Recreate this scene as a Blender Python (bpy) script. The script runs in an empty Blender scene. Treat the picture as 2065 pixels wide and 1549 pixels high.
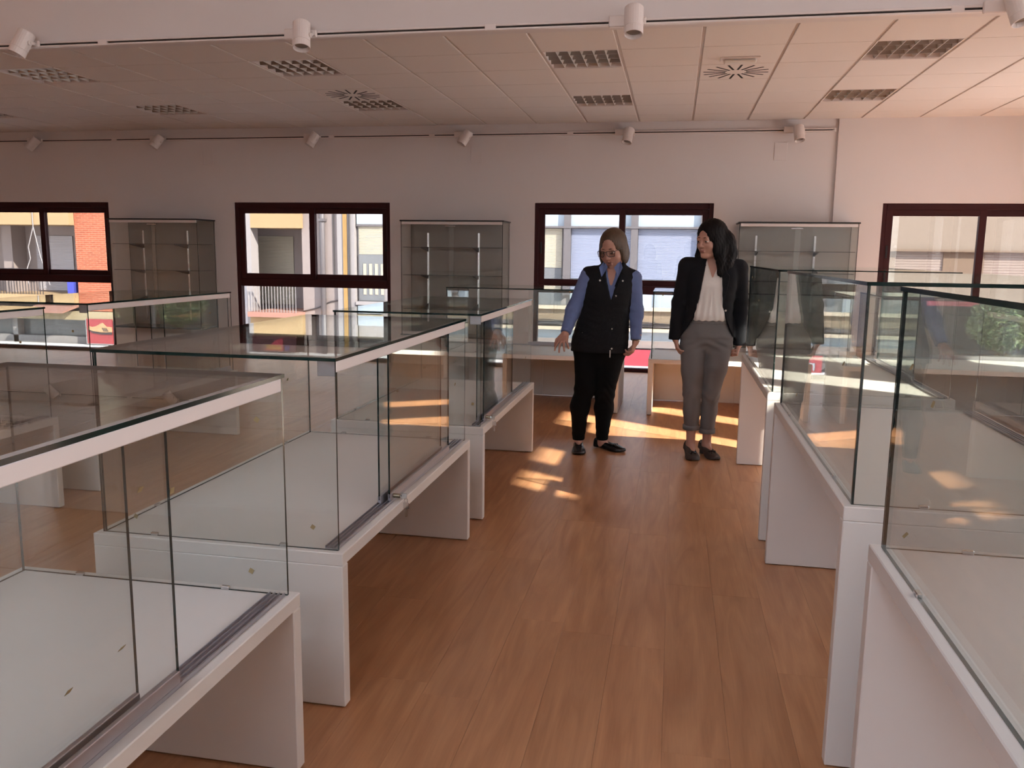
import bpy, bmesh, math, random
import numpy as np
from mathutils import Vector, Matrix
random.seed(7)
R = math.radians
S = bpy.context.scene
COL = S.collection

# ---------------------------------------------------------------- camera
cd = bpy.data.cameras.new('camera')
cd.sensor_width = 36.0
cd.lens = 1679.71 / 2065 * 36.0
cd.clip_start = 0.05
cd.clip_end = 300
cam = bpy.data.objects.new('camera', cd)
COL.objects.link(cam)
yaw, pitch, roll = 0.189678, 0.155670, 0.013118
fw = Vector((-math.sin(yaw) * math.cos(pitch), math.cos(yaw) * math.cos(pitch), -math.sin(pitch)))
rt = Vector((math.cos(yaw), math.sin(yaw), 0))
up = rt.cross(fw)
r2 = math.cos(roll) * rt + math.sin(roll) * up
u2 = -math.sin(roll) * rt + math.cos(roll) * up
mw = Matrix((r2, u2, -fw)).transposed().to_4x4()
mw.translation = (0, 0, 1.40)
cam.matrix_world = mw
S.camera = cam

# ---------------------------------------------------------------- sky, sun, exposure
W = bpy.data.worlds.new('sky')
S.world = W
W.use_nodes = True
nt = W.node_tree
nt.nodes.clear()
wo = nt.nodes.new('ShaderNodeOutputWorld')
bg = nt.nodes.new('ShaderNodeBackground')
geo = nt.nodes.new('ShaderNodeTexCoord')
sep = nt.nodes.new('ShaderNodeSeparateXYZ')
rmp = nt.nodes.new('ShaderNodeValToRGB')
rmp.color_ramp.elements[0].position = 0.0
rmp.color_ramp.elements[0].color = (0.95, 0.90, 0.88, 1)
rmp.color_ramp.elements[1].position = 0.6
rmp.color_ramp.elements[1].color = (0.62, 0.72, 0.90, 1)
nt.links.new(geo.outputs['Generated'], sep.inputs[0])
nt.links.new(sep.outputs['Z'], rmp.inputs[0])
nt.links.new(rmp.outputs[0], bg.inputs[0])
bg.inputs[1].default_value = 4.1
nt.links.new(bg.outputs[0], wo.inputs[0])

sd = bpy.data.lights.new('sun', 'SUN')
sd.energy = 15.0
sd.color = (1.0, 0.90, 0.78)
sd.angle = R(0.7)
sun = bpy.data.objects.new('sun', sd)
COL.objects.link(sun)
sun_dir = Vector((-0.857, 0.514, -0.58))
sun.rotation_euler = sun_dir.to_track_quat('-Z', 'Y').to_euler()
sun.location = (20, -12, 15)

S.view_settings.view_transform = 'Standard'
S.view_settings.look = 'None'
S.view_settings.exposure = 1.1
S.view_settings.gamma = 1.0
S.view_settings.use_curve_mapping = False
S.cycles.max_bounces = 7
S.cycles.diffuse_bounces = 4
S.cycles.glossy_bounces = 4
S.cycles.transmission_bounces = 6
S.cycles.transparent_max_bounces = 48
S.cycles.caustics_reflective = False
S.cycles.caustics_refractive = False
S.cycles.sample_clamp_indirect = 6.0
S.cycles.use_denoising = True
S.cycles.use_light_tree = False
S.cycles.use_adaptive_sampling = True
S.cycles.adaptive_threshold = 0.08
S.cycles.adaptive_min_samples = 16

# ---------------------------------------------------------------- materials
MATS = {}
def lin(c):
    return tuple((v / 12.92 if v <= 0.04045 else ((v + 0.055) / 1.055) ** 2.4) for v in c)
def rgb(r, g, b):
    return lin((r / 255, g / 255, b / 255))
def new_mat(name):
    m = bpy.data.materials.new(name)
    m.use_nodes = True
    n = m.node_tree.nodes
    n.clear()
    o = n.new('ShaderNodeOutputMaterial')
    MATS[name] = m
    return m, n, m.node_tree.links, o
def mat(name, col, rough=0.5, metal=0.0, spec=0.5, var=0.06, scale=6.0, bump=0.0, bscale=60.0, emit=None, stretch=None):
    """principled material whose colour is broken up by procedural noise"""
    m, n, l, o = new_mat(name)
    b = n.new('ShaderNodeBsdfPrincipled')
    b.inputs['Roughness'].default_value = rough
    b.inputs['Metallic'].default_value = metal
    b.inputs['Specular IOR Level'].default_value = spec
    tc = n.new('ShaderNodeTexCoord')
    mp = n.new('ShaderNodeMapping')
    if stretch:
        mp.inputs['Scale'].default_value = stretch
    nz = n.new('ShaderNodeTexNoise')
    nz.inputs['Scale'].default_value = scale
    nz.inputs['Detail'].default_value = 3
    mx = n.new('ShaderNodeMix')
    mx.data_type = 'RGBA'
    mx.inputs[6].default_value = (*[c * (1 - var) for c in col], 1)
    mx.inputs[7].default_value = (*[min(1, c * (1 + var)) for c in col], 1)
    l.new(tc.outputs['Object'], mp.inputs[0])
    l.new(mp.outputs[0], nz.inputs['Vector'])
    l.new(nz.outputs[0], mx.inputs[0])
    l.new(mx.outputs[2], b.inputs['Base Color'])
    if bump:
        nb = n.new('ShaderNodeTexNoise')
        nb.inputs['Scale'].default_value = bscale
        bp = n.new('ShaderNodeBump')
        bp.inputs['Strength'].default_value = bump
        bp.inputs['Distance'].default_value = 0.01
        l.new(mp.outputs[0], nb.inputs['Vector'])
        l.new(nb.outputs[0], bp.inputs['Height'])
        l.new(bp.outputs[0], b.inputs['Normal'])
    if emit:
        b.inputs['Emission Color'].default_value = (*emit[0], 1)
        b.inputs['Emission Strength'].default_value = emit[1]
    l.new(b.outputs[0], o.inputs[0])
    return m
def glass_mat(name, tint, boost=1.0):
    """clear sheet glass: tinted see-through mixed with a mirror reflection by the Fresnel law"""
    m, n, l, o = new_mat(name)
    tr = n.new('ShaderNodeBsdfTransparent')
    tr.inputs[0].default_value = (*tint, 1)
    gl = n.new('ShaderNodeBsdfGlossy')
    gl.inputs['Roughness'].default_value = 0.0
    gl.inputs['Color'].default_value = (0.96, 1.0, 0.99, 1)
    g = n.new('ShaderNodeNewGeometry')
    ior = n.new('ShaderNodeMix')
    ior.data_type = 'FLOAT'
    ior.inputs[2].default_value = 1.5
    ior.inputs[3].default_value = 1 / 1.5
    l.new(g.outputs['Backfacing'], ior.inputs[0])
    fr = n.new('ShaderNodeFresnel')
    l.new(ior.outputs[0], fr.inputs['IOR'])
    mul = n.new('ShaderNodeMath')
    mul.operation = 'MULTIPLY'
    mul.use_clamp = True
    mul.inputs[1].default_value = boost
    l.new(fr.outputs[0], mul.inputs[0])
    ms = n.new('ShaderNodeMixShader')
    l.new(mul.outputs[0], ms.inputs[0])
    l.new(tr.outputs[0], ms.inputs[1])
    l.new(gl.outputs[0], ms.inputs[2])
    l.new(ms.outputs[0], o.inputs[0])
    return m

mat('plaster', rgb(226, 219, 217), 0.85, var=0.02, scale=2)
mat('ceiling_white', rgb(233, 216, 205), 0.9, var=0.02, scale=3)
mat('tile', rgb(230, 223, 218), 0.95, var=0.04, scale=180)
mat('tee_bar', rgb(206, 194, 186), 0.6, var=0.02)
mat('plenum', rgb(40, 36, 34), 0.9)
mat('white_laminate', rgb(219, 212, 205), 0.45, var=0.012, scale=3)
mat('maroon', rgb(56, 16, 19), 0.55, spec=0.25, var=0.08)
mat('rubber', rgb(16, 15, 15), 0.6)
mat('underlay', rgb(120, 78, 52), 0.8)
mat('aluminium', rgb(186, 184, 190), 0.35, metal=0.85, var=0.04, scale=30, stretch=(1, 0.05, 1))
mat('white_metal', rgb(232, 222, 218), 0.4, var=0.015)
mat('slot_dark', rgb(52, 42, 38), 0.7)
mat('chrome', rgb(205, 205, 205), 0.18, metal=1.0, var=0.03)
mat('brass_key', rgb(150, 138, 118), 0.3, metal=1.0, var=0.05)
mat('black_edge', rgb(14, 14, 15), 0.35, var=0.05)
mat('cabinet_back', rgb(150, 145, 138), 0.7, var=0.02)
mat('sticker', rgb(156, 138, 100), 0.8, var=0.1)
mat('lens_glass', rgb(150, 138, 128), 0.15, var=0.05)
mat('reflector', rgb(206, 200, 194), 0.35, metal=0.25, var=0.05)
mat('louvre_dark', rgb(150, 140, 132), 0.35, metal=0.3, var=0.05)
mat('tube_white', rgb(225, 222, 215), 0.4)
mat('vent_slot', rgb(18, 14, 13), 0.8)
glass_mat('glass', (0.962, 0.974, 0.968))
glass_mat('window_glass', (0.97, 0.98, 0.98))
glass_mat('tinted_window_glass', (0.63, 0.64, 0.65))  # tint added to dim the street view and the daylight through the back windows
mat('glass_edge', (0.0015, 0.013, 0.011), 0.12, var=0.5, scale=9, stretch=(1, 1, 1))

def floor_mat():
    m, n, l, o = new_mat('beech_laminate')
    b = n.new('ShaderNodeBsdfPrincipled')
    oi = n.new('ShaderNodeObjectInfo')
    tc = n.new('ShaderNodeTexCoord')
    add = n.new('ShaderNodeVectorMath'); add.operation = 'ADD'
    sc = n.new('ShaderNodeVectorMath'); sc.operation = 'SCALE'
    l.new(oi.outputs['Location'], sc.inputs[0]); sc.inputs['Scale'].default_value = 3.7
    l.new(tc.outputs['Object'], add.inputs[0]); l.new(sc.outputs[0], add.inputs[1])
    mp = n.new('ShaderNodeMapping'); mp.inputs['Scale'].default_value = (9, 0.9, 1)
    l.new(add.outputs[0], mp.inputs[0])
    n1 = n.new('ShaderNodeTexNoise'); n1.inputs['Scale'].default_value = 1.6; n1.inputs['Detail'].default_value = 6; n1.inputs['Distortion'].default_value = 1.4
    l.new(mp.outputs[0], n1.inputs['Vector'])
    mp2 = n.new('ShaderNodeMapping'); mp2.inputs['Scale'].default_value = (120, 4, 1)
    l.new(add.outputs[0], mp2.inputs[0])
    n2 = n.new('ShaderNodeTexNoise'); n2.inputs['Scale'].default_value = 1.5; n2.inputs['Detail'].default_value = 2
    l.new(mp2.outputs[0], n2.inputs['Vector'])
    cr = n.new('ShaderNodeValToRGB')
    cr.color_ramp.elements[0].position = 0.3; cr.color_ramp.elements[0].color = (0.395, 0.182, 0.086, 1)
    cr.color_ramp.elements[1].position = 0.72; cr.color_ramp.elements[1].color = (0.545, 0.278, 0.137, 1)
    l.new(n1.outputs[0], cr.inputs[0])
    mx = n.new('ShaderNodeMix'); mx.data_type = 'RGBA'; mx.blend_type = 'MULTIPLY'
    mx.inputs[0].default_value = 0.35
    gr = n.new('ShaderNodeValToRGB')
    gr.color_ramp.elements[0].color = (0.6, 0.55, 0.5, 1); gr.color_ramp.elements[1].color = (1.15, 1.12, 1.1, 1)
    l.new(n2.outputs[0], gr.inputs[0])
    l.new(cr.outputs[0], mx.inputs[6]); l.new(gr.outputs[0], mx.inputs[7])
    hv = n.new('ShaderNodeHueSaturation')
    rv = n.new('ShaderNodeMapRange'); rv.inputs[3].default_value = 0.95; rv.inputs[4].default_value = 1.05
    l.new(oi.outputs['Random'], rv.inputs[0]); l.new(rv.outputs[0], hv.inputs['Value'])
    l.new(mx.outputs[2], hv.inputs['Color'])
    l.new(hv.outputs[0], b.inputs['Base Color'])
    b.inputs['Roughness'].default_value = 0.36
    b.inputs['Specular IOR Level'].default_value = 0.45
    l.new(b.outputs[0], o.inputs[0])
floor_mat()

# ---------------------------------------------------------------- mesh helpers
class MB:
    """collects simple solids and links them as one mesh object"""
    def __init__(s):
        s.v = []; s.f = []; s.m = []
    def add(s, vs, fs, mi=0):
        o = len(s.v)
        s.v += [tuple(p) for p in vs]
        s.f += [tuple(i + o for i in f) for f in fs]
        s.m += [mi] * len(fs) if isinstance(mi, int) else list(mi)
        return s
    def box(s, x0, x1, y0, y1, z0, z1, mi=0):
        vs = [(x0, y0, z0), (x1, y0, z0), (x1, y1, z0), (x0, y1, z0), (x0, y0, z1), (x1, y0, z1), (x1, y1, z1), (x0, y1, z1)]
        fs = [(0, 3, 2, 1), (4, 5, 6, 7), (0, 1, 5, 4), (1, 2, 6, 5), (2, 3, 7, 6), (3, 0, 4, 7)]
        return s.add(vs, fs, mi)
    def cbox(s, x0, x1, y0, y1, z0, z1, c=0.002, mi=0):
        """box with chamfered edges"""
        vs = []
        for (x, dx) in ((x0, c), (x1, -c)):
            for (y, dy) in ((y0, c), (y1, -c)):
                for (z, dz) in ((z0, c), (z1, -c)):
                    vs += [(x, y + dy, z + dz), (x + dx, y, z + dz), (x + dx, y + dy, z)]
        bm = bmesh.new()
        bv = [bm.verts.new(p) for p in vs]
        r = bmesh.ops.convex_hull(bm, input=bv)
        bmesh.ops.dissolve_limit(bm, angle_limit=0.01, verts=bm.verts, edges=bm.edges)
        bm.normal_update()
        bm.verts.index_update()
        vv = [v.co[:] for v in bm.verts]
        ff = [tuple(v.index for v in f.verts) for f in bm.faces]
        bm.free()
        return s.add(vv, ff, mi)
    def pane(s, x0, x1, y0, y1, z0, z1, thin, mi=0, me=1):
        """sheet of glass: the two big faces (normal along axis 'thin') use mi, the cut edges me"""
        t = {'x': [me, me, me, mi, me, mi], 'y': [me, me, mi, me, mi, me], 'z': [mi, mi, me, me, me, me]}[thin]
        s.box(x0, x1, y0, y1, z0, z1)
        s.m[-6:] = t
        return s
    def tube(s, p0, p1, r0, r1=None, n=12, mi=0, caps=True):
        r1 = r0 if r1 is None else r1
        p0 = Vector(p0); p1 = Vector(p1); d = (p1 - p0).normalized()
        a = d.orthogonal().normalized(); b = d.cross(a)
        vs = []
        for p, r in ((p0, r0), (p1, r1)):
            for i in range(n):
                t = 2 * math.pi * i / n
                vs.append(p + a * math.cos(t) * r + b * math.sin(t) * r)
        fs = [(i, (i + 1) % n, n + (i + 1) % n, n + i) for i in range(n)]
        if caps:
            fs += [tuple(range(n - 1, -1, -1)), tuple(range(n, 2 * n))]
        return s.add(vs, fs, mi)
    def path(s, pts, r, n=8, mi=0):
        for a, b in zip(pts[:-1], pts[1:]):
            s.tube(a, b, r, n=n, mi=mi)
        return s
    def prism(s, pts2, axis, a0, a1, mi=0):
        """polygon (list of 2D points) pushed along an axis"""
        n = len(pts2)
        def P(u, v, a):
            return {'x': (a, u, v), 'y': (u, a, v), 'z': (u, v, a)}[axis]
        vs = [P(u, v, a0) for u, v in pts2] + [P(u, v, a1) for u, v in pts2]
        fs = [tuple(range(n)), tuple(range(2 * n - 1, n - 1, -1))] + [(i, n + i, n + (i + 1) % n, (i + 1) % n) for i in range(n)]
        return s.add(vs, fs, mi)
    def mesh(s, name, mats, smooth=False):
        me = bpy.data.meshes.new(name)
        me.from_pydata(s.v, [], s.f)
        for m in (mats if isinstance(mats, (list, tuple)) else [mats]):
            me.materials.append(MATS[m])
        me.polygons.foreach_set('material_index', s.m)
        if smooth:
            me.polygons.foreach_set('use_smooth', [True] * len(me.polygons))
        bm = bmesh.new(); bm.from_mesh(me)
        bmesh.ops.recalc_face_normals(bm, faces=bm.faces)
        bm.to_mesh(me); bm.free()
        me.update()
        return me
    def build(s, name, mats, parent=None, loc=(0, 0, 0), rot=(0, 0, 0), smooth=False):
        return link(name, s.mesh(name, mats, smooth), parent, loc, rot)
def link(name, me, parent=None, loc=(0, 0, 0), rot=(0, 0, 0)):
    o = bpy.data.objects.new(name, me)
    COL.objects.link(o)
    o.location = loc
    o.rotation_euler = rot
    if parent:
        o.parent = parent
    return o
def tag(o, label=None, cat=None, group=None, kind=None):
    if label: o['label'] = label
    if cat: o['category'] = cat
    if group: o['group'] = group
    if kind: o['kind'] = kind
    return o
def empty(name, loc, rz=0, label=None, cat=None, group=None, kind=None):
    o = link(name, None, None, loc, (0, 0, rz))
    o.empty_display_size = 0.1
    return tag(o, label, cat, group, kind)
# ================================================================ THE ROOM
XL, XR, YB, YF, ZC, ZH = -11.0, 4.6, 10.05, -3.2, 2.924, 4.4     # left, right, back, behind camera, tile ceiling, hall ceiling
# ---- floor: slab with laminate planks laid along the room
fl = tag(MB().box(XL - .3, XR + .3, YF - .3, YB + .3, -.12, -.009).build('floor', 'underlay'), 'beech laminate floor running through the whole room', None, kind='structure')
PW, PL, GAP = 0.19, 1.25, 0.0004
planks = []
nx = int((XR - XL) / PW) + 2
for i in range(nx):
    x0 = XL + i * PW
    off = (i * 0.437 + 0.31 * ((i * 7) % 5)) % 1.0 * PL
    y = YF - off
    while y < YB + .02:
        a, b = max(y, YF - .02), min(y + PL, YB + .02)
        if b - a > 0.03:
            planks.append((x0, a, b))
        y += PL
def screen_size(x, y):
    p = Vector((x, y, 0)) - Vector((0, 0, 1.4))
    d = p.dot(fw)
    if d < .4: return 0
    u, v = p.dot(r2) / d * 1679.7, p.dot(u2) / d * 1679.7
    if abs(u) > 1120 or abs(v) > 860: return 0
    return 1.0 / d ** 3
def hidden_rank(x, y):
    return screen_size(x + PW / 2, y)
planks.sort(key=lambda p: -hidden_rank(p[0], (p[1] + p[2]) / 2))
pm = {}
rest = MB()
for k, (x0, a, b) in enumerate(planks):
    L = round(b - a, 3)
    if k < 290:
        if L not in pm:
            pm[L] = MB().cbox(GAP / 2, PW - GAP / 2, -L / 2 + GAP / 2, L / 2 - GAP / 2, -.009, 0, .0005).mesh('plank', 'beech_laminate')
        link('plank', pm[L], fl, (x0, (a + b) / 2, 0))
    else:
        rest.box(x0 + GAP / 2, x0 + PW - GAP / 2, a + GAP / 2, b - GAP / 2, -.009, 0)
o = rest.build('planks_beyond', 'beech_laminate', fl); o['kind'] = 'stuff'

# ---- walls
WIN = [(-9.51, -7.41), (-5.60, -3.50), (-1.68, 0.41), (2.23, 4.32)]
WT = .25
wb = MB()
zt = 2.0
xs = [XL - .3] + [v for w in WIN for v in w] + [XR + .3]
for i in range(0, len(xs), 2):
    wb.box(xs[i], xs[i + 1], YB, YB + WT, -.1, zt)
wb.box(XL - .3, XR + .3, YB, YB + WT, zt, 4.8)
for a, b in WIN:
    wb.box(a, b, YB, YB + WT, -.3, 0.0)
# the right stretch of the wall stands three centimetres proud, round the last window
wb.box(1.71, 2.23, YB - .03, YB, 0, ZC); wb.box(2.23, 4.32, YB - .03, YB, zt, ZC); wb.box(4.32, XR, YB - .03, YB, 0, ZC)
tag(wb.build('wall_back', 'plaster'), 'long off-white wall with four wide windows', kind='structure')
tag(MB().box(XL - .25, XL, YF - .25, YB + .25, -.1, 4.8).build('wall_left', 'plaster'), kind='structure')
# right wall: tall slim lights in the high hall, one ordinary window in the low part
TALL = [(-2.8, -1.0, .9), (-.7, 1.0, .9), (1.42, 1.94, 3.46), (2.05, 2.62, 3.0), (3.20, 4.05, .9), (4.53, 5.00, .9)]  # nearest pair added to bring more light into the aisle from the right
TT = 3.88
wr = MB()
ys = [YF - .25] + [v for t in TALL for v in t[:2]] + [6.6, 9.0] + [YB + .25]
for i in range(0, len(ys), 2):
    wr.box(XR, XR + WT, ys[i], ys[i + 1], -.1, 4.8)
for a, b, zs in TALL:
    wr.box(XR, XR + WT, a, b, -.1, zs); wr.box(XR, XR + WT, a, b, TT, 4.8)
wr.box(XR, XR + WT, 6.6, 9.0, 2.0, 4.8); wr.box(XR, XR + WT, 6.6, 9.0, -.1, 0.0)
tag(wr.build('wall_right', 'plaster'), kind='structure')
REAR = [(-2.8, 0.4)]  # unseen high window added behind the camera to bring in more daylight
wf = MB()
xs = [XL - .25] + [v for w in REAR for v in w] + [XR + .25]
for i in range(0, len(xs), 2):
    wf.box(xs[i], xs[i + 1], YF - WT, YF, -.1, 4.8)
for a, b in REAR:
    wf.box(a, b, YF - WT, YF, -.1, 2.6); wf.box(a, b, YF - WT, YF, 3.7, 4.8)
tag(wf.build('wall_front', 'plaster'), kind='structure')

# ---- windows
wn = [0]
def portal(loc, rot, sx, sy):
    l = bpy.data.lights.new('window_portal', 'AREA')
    l.shape = 'RECTANGLE'; l.size = sx; l.size_y = sy
    l.cycles.is_portal = True
    o = bpy.data.objects.new('window_portal', l)
    COL.objects.link(o); o.location = loc; o.rotation_euler = rot
def sliding_window(xa, xb, y, label):
    """two sliding sashes over one fixed light, maroon aluminium"""
    wn[0] += 1
    w = xb - xa
    root = empty('window_%d' % wn[0], (xa, y, 0), 0, label, None, kind='structure')
    f = MB()
    D = .085
    f.cbox(0, .05, 0, D, 0, 2.0, .004); f.cbox(w - .05, w, 0, D, 0, 2.0, .004)
    f.cbox(.05, w - .05, 0, D, 1.93, 2.0, .004); f.cbox(.05, w - .05, 0, D, 0, .045, .004)
    f.cbox(.05, w - .05, 0, D, .935, 1.035, .004)
    f.build('frame', 'maroon', root)
    z0, z1 = 1.035, 1.93
    for k, (a, b, yy) in enumerate(((.05, w / 2 + .035, .012), (w / 2 - .035, w - .05, .046))):
        s = MB()
        st = .072
        s.cbox(a, a + st, yy, yy + .032, z0, z1, .003); s.cbox(b - st, b, yy, yy + .032, z0, z1, .003)
        s.cbox(a + st, b - st, yy, yy + .032, z0, z0 + .066, .003); s.cbox(a + st, b - st, yy, yy + .032, z1 - .066, z1, .003)
        so = s.build('sash', 'maroon', root)
        MB().pane(a + st, b - st, yy + .013, yy + .019, z0 + .066, z1 - .066, 'y').build('pane', ['tinted_window_glass', 'glass_edge'], so)
        hx = a + .03 if k == 0 else b - .03
        MB().cbox(hx - .011, hx + .011, yy - .008, yy, 1.40, 1.54, .003).build('latch', 'rubber', so)
    MB().pane(.05, w - .05, .04, .048, .045, .935, 'y').build('pane', ['tinted_window_glass', 'glass_edge'], root)
    return root
WLAB = ['maroon aluminium window at the far left with the orange brick pier outside', 'maroon window left of centre with a grey balcony house outside',
        'maroon window behind the two women', 'maroon window at the far right with beige shuttered house outside']
for (a, b), lb in zip(WIN, WLAB):
    sliding_window(a, b, YB + (.02 if a < 2 else -.01), lb)
    portal(((a + b) / 2, YB + .30, 1.0), (R(90), 0, R(180)), b - a, 2.0)
def fixed_window(axis, a, b, z0, z1, at, n):
    wn[0] += 1
    root = empty('window_%d' % wn[0], (0, 0, 0), 0, None, None, kind='structure')
    f = MB(); t = .035
    def bx(u0, u1, zz0, zz1, mb, d0=0.0, d1=.07):
        if axis == 'x': mb.box(at + d0, at + d1, u0, u1, zz0, zz1)
        else: mb.box(u0, u1, at + d0, at + d1, zz0, zz1)
    bx(a, a + t, z0, z1, f); bx(b - t, b, z0, z1, f); bx(a + t, b - t, z0, z0 + t, f); bx(a + t, b - t, z1 - t, z1, f)
    for k in range(1, n):
        u = a + (b - a) * k / n
        bx(u - t / 2, u + t / 2, z0 + t, z1 - t, f)
    f.build('frame', 'maroon', root)
    g = MB()
    if axis == 'x': g.pane(at + .03, at + .036, a + t, b - t, z0 + t, z1 - t, 'x')
    else: g.pane(a + t, b - t, at + .03, at + .036, z0 + t, z1 - t, 'y')
    g.build('pane', ['window_glass', 'glass_edge'], root)
    c = ((a + b) / 2, (z0 + z1) / 2)
    if axis == 'x': portal((at + .3, c[0], c[1]), (0, R(90), 0), z1 - z0, b - a)
    else: portal((c[0], at - .25, c[1]), (R(-90), 0, 0), b - a, z1 - z0)
for a, b, zs in TALL:
    fixed_window('x', a, b, zs, TT, XR + .02, 1)
fixed_window('x', 6.6, 9.0, 0.0, 2.0, XR + .02, 2)
for a, b in REAR:
    fixed_window('y', a, b, 2.6, 3.7, YF - .1, 3)

# ---- ceilings and the downstand beam
SKY = [(-3.9, -.7)]           # unseen roof lights added over the near left to brighten the hall
SY0, SY1 = -2.7, -.3
hc = MB()
hc.box(XL - .25, XR + .25, YF - .25, SY0, ZH, ZH + .2); hc.box(XL - .25, XR + .25, SY1, 5.40, ZH, ZH + .2)
xs = [XL - .25] + [v for w in SKY for v in w] + [XR + .25]
for i in range(0, len(xs), 2):
    hc.box(xs[i], xs[i + 1], SY0, SY1, ZH, ZH + .2)
for a, b in SKY:
    wn[0] += 1
    rr = empty('window_%d' % wn[0], (a, SY0, ZH), 0, None, None, kind='structure')
    w_, d_ = b - a, SY1 - SY0
    k = MB(); k.box(0, .04, 0, d_, .1, .2); k.box(w_ - .04, w_, 0, d_, .1, .2); k.box(.04, w_ - .04, 0, .04, .1, .2); k.box(.04, w_ - .04, d_ - .04, d_, .1, .2); k.box(w_ / 2 - .02, w_ / 2 + .02, .04, d_ - .04, .1, .2); k.build('frame', 'white_metal', rr)
    MB().pane(.04, w_ - .04, .04, d_ - .04, .14, .146, 'z').build('pane', ['window_glass', 'glass_edge'], rr)
    portal(((a + b) / 2, (SY0 + SY1) / 2, ZH + .22), (0, 0, 0), w_, d_)
tag(hc.build('ceiling_hall', 'ceiling_white'), 'plain high ceiling over the near half', kind='structure')
tag(MB().box(XL - .25, XR + .25, 5.40, 5.475, 2.78, ZH + .2).build('trim_1', 'plaster'), 'off-white downstand beam crossing the room above the spotlights', kind='structure')
X0, Y0, T = 0.126, 6.554, 0.6
ce = MB()
ce.box(XL - .25, XR + .25, 5.475, YB + .2, ZC + .16, ZC + .3, 1)
for i in range(-19, 9):
    x = X0 + T * i
    ce.box(x - .012, x + .012, 5.475, YB, ZC - .002, ZC + .03)
for j in range(-2, 6):
    y = Y0 + T * j
    if y > 5.5:
        ce.box(XL, XR, y - .005, y + .005, ZC, ZC + .03, 2)
ce.box(XL, XR, YB - .022, YB, ZC - .004, ZC + .01)
ceil = tag(ce.build('ceiling', ['tee_bar', 'plenum', 'slot_dark']), 'suspended ceiling of square white tiles', kind='structure')
LIGHTS = [(i, j) for i in (-14, -10, -6, -2, 2, 6) for j in (0, 3)]
VENTS = [(0, 1), (-6, 2)]
EMERG = (0, 0)
tm = {}
for i in range(-19, 8):
    for j in range(-2, 6):
        if (i, j) in LIGHTS or (i, j) in VENTS:
            continue
        ya, yb = max(5.475, Y0 + T * j), min(YB - .02, Y0 + T * (j + 1))
        L = round(yb - ya, 3)
        if L < .05: continue
        if L not in tm:
            tm[L] = MB().cbox(.011, T - .011, .004, L - .004, ZC - .012, ZC + .006, .003).mesh('ceiling_tile', 'tile')
        link('ceiling_tile', tm[L], ceil, (X0 + T * i, ya, 0))

# ---- recessed louvre lights
LV = {}
def lv_meshes():
    h = MB()   # white tray, open below
    h.box(.012, .588, .012, .588, ZC + .050, ZC + .055)
    h.box(.012, .02, .012, .588, ZC - .010, ZC + .050); h.box(.58, .588, .012, .588, ZC - .010, ZC + .050)
    h.box(.02, .58, .012, .02, ZC - .010, ZC + .050); h.box(.02, .58, .58, .588, ZC - .010, ZC + .050)
    LV['housing'] = h.mesh('housing', 'white_metal')
    b = MB()
    b.prism([(-.002, ZC - .008), (.002, ZC - .008), (.016, ZC + .026), (-.016, ZC + .026)], 'y', .02, .58)
    LV['long'] = b.mesh('louvre_blade', 'reflector')
    c = MB()
    c.prism([(-.002, ZC - .007), (.002, ZC - .007), (.015, ZC + .026), (-.015, ZC + .026)], 'x', .02, .58)
    LV['cross'] = c.mesh('louvre_blade', 'louvre_dark')
    t = MB(); t.tube((.03, 0, ZC + .038), (.57, 0, ZC + .038), .010, n=8)
    LV['tube'] = t.mesh('tube', 'tube_white', True)
lv_meshes()
NOTE = {(-14, 0): None, (-14, 3): 'louvred ceiling light cut off by the left edge of the photo', (-10, 0): 'louvred ceiling light near the beam, leftmost of its row',
        (-10, 3): 'louvred ceiling light further back, above the far left cabinet', (-6, 0): 'louvred ceiling light near the beam, just right of the second spotlight',
        (-6, 3): 'louvred ceiling light right behind the left radial air vent', (-2, 0): 'dim louvred ceiling light near the beam, left of the emergency lamp',
        (-2, 3): 'louvred ceiling light above the woman in the vest', (2, 0): 'bright louvred ceiling light near the beam at the right',
        (2, 3): 'louvred ceiling light at the right above the cabinet by the wall corner', (6, 0): None, (6, 3): None}
for (i, j) in LIGHTS:
    if NOTE[(i, j)] is None: continue
    r = empty('ceiling_light', (X0 + T * i, Y0 + T * j, 0), 0, NOTE[(i, j)], 'ceiling light', 'louvred ceiling lights')
    link('housing', LV['housing'], r)
    for k in range(1, 6): link('louvre_blade', LV['long'], r, (.02 + .56 * k / 6, 0, 0))
    for k in range(1, 4): link('louvre_blade', LV['cross'], r, (0, .02 + .56 * k / 4, 0))
    for k in range(4): link('tube', LV['tube'], r, (0, .09 + .14 * k, 0))
# ---- radial swirl vents
vp = MB().cbox(.011, .589, .004, .596, ZC - .012, ZC + .006, .003).mesh('vent_panel', 'tile')
vs = MB().box(.085, .265, -.0085, .0085, ZC - .0135, ZC - .006).mesh('vent_slot', 'vent_slot')
for (i, j), lb in zip(VENTS, ('radial slotted air vent beside the small emergency lamp', 'radial slotted air vent left of centre touching a louvred light')):
    r = empty('air_vent', (X0 + T * i, Y0 + T * j, 0), 0, lb, 'air vent', 'radial ceiling vents')
    link('vent_panel', vp, r)
    for k in range(16):
        link('vent_slot', vs, r, (.3, .3, 0), (0, 0, 2 * math.pi * (k + .3) / 16))
# ---- emergency lamp
r = empty('emergency_lamp', (X0 + T * EMERG[0] + .3, Y0 + T * EMERG[1] + .40, ZC - .012), 0, 'small clear emergency lamp on a ceiling tile', 'lamp')
m_ = MB(); m_.cbox(-.15, .15, -.06, .06, -.012, 0, .004); m_.build('base_plate', 'white_metal', r)
m_ = MB(); m_.cbox(-.125, .125, -.038, .038, -.038, -.012, .012); m_.build('lens', 'tube_white', r)

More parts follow.
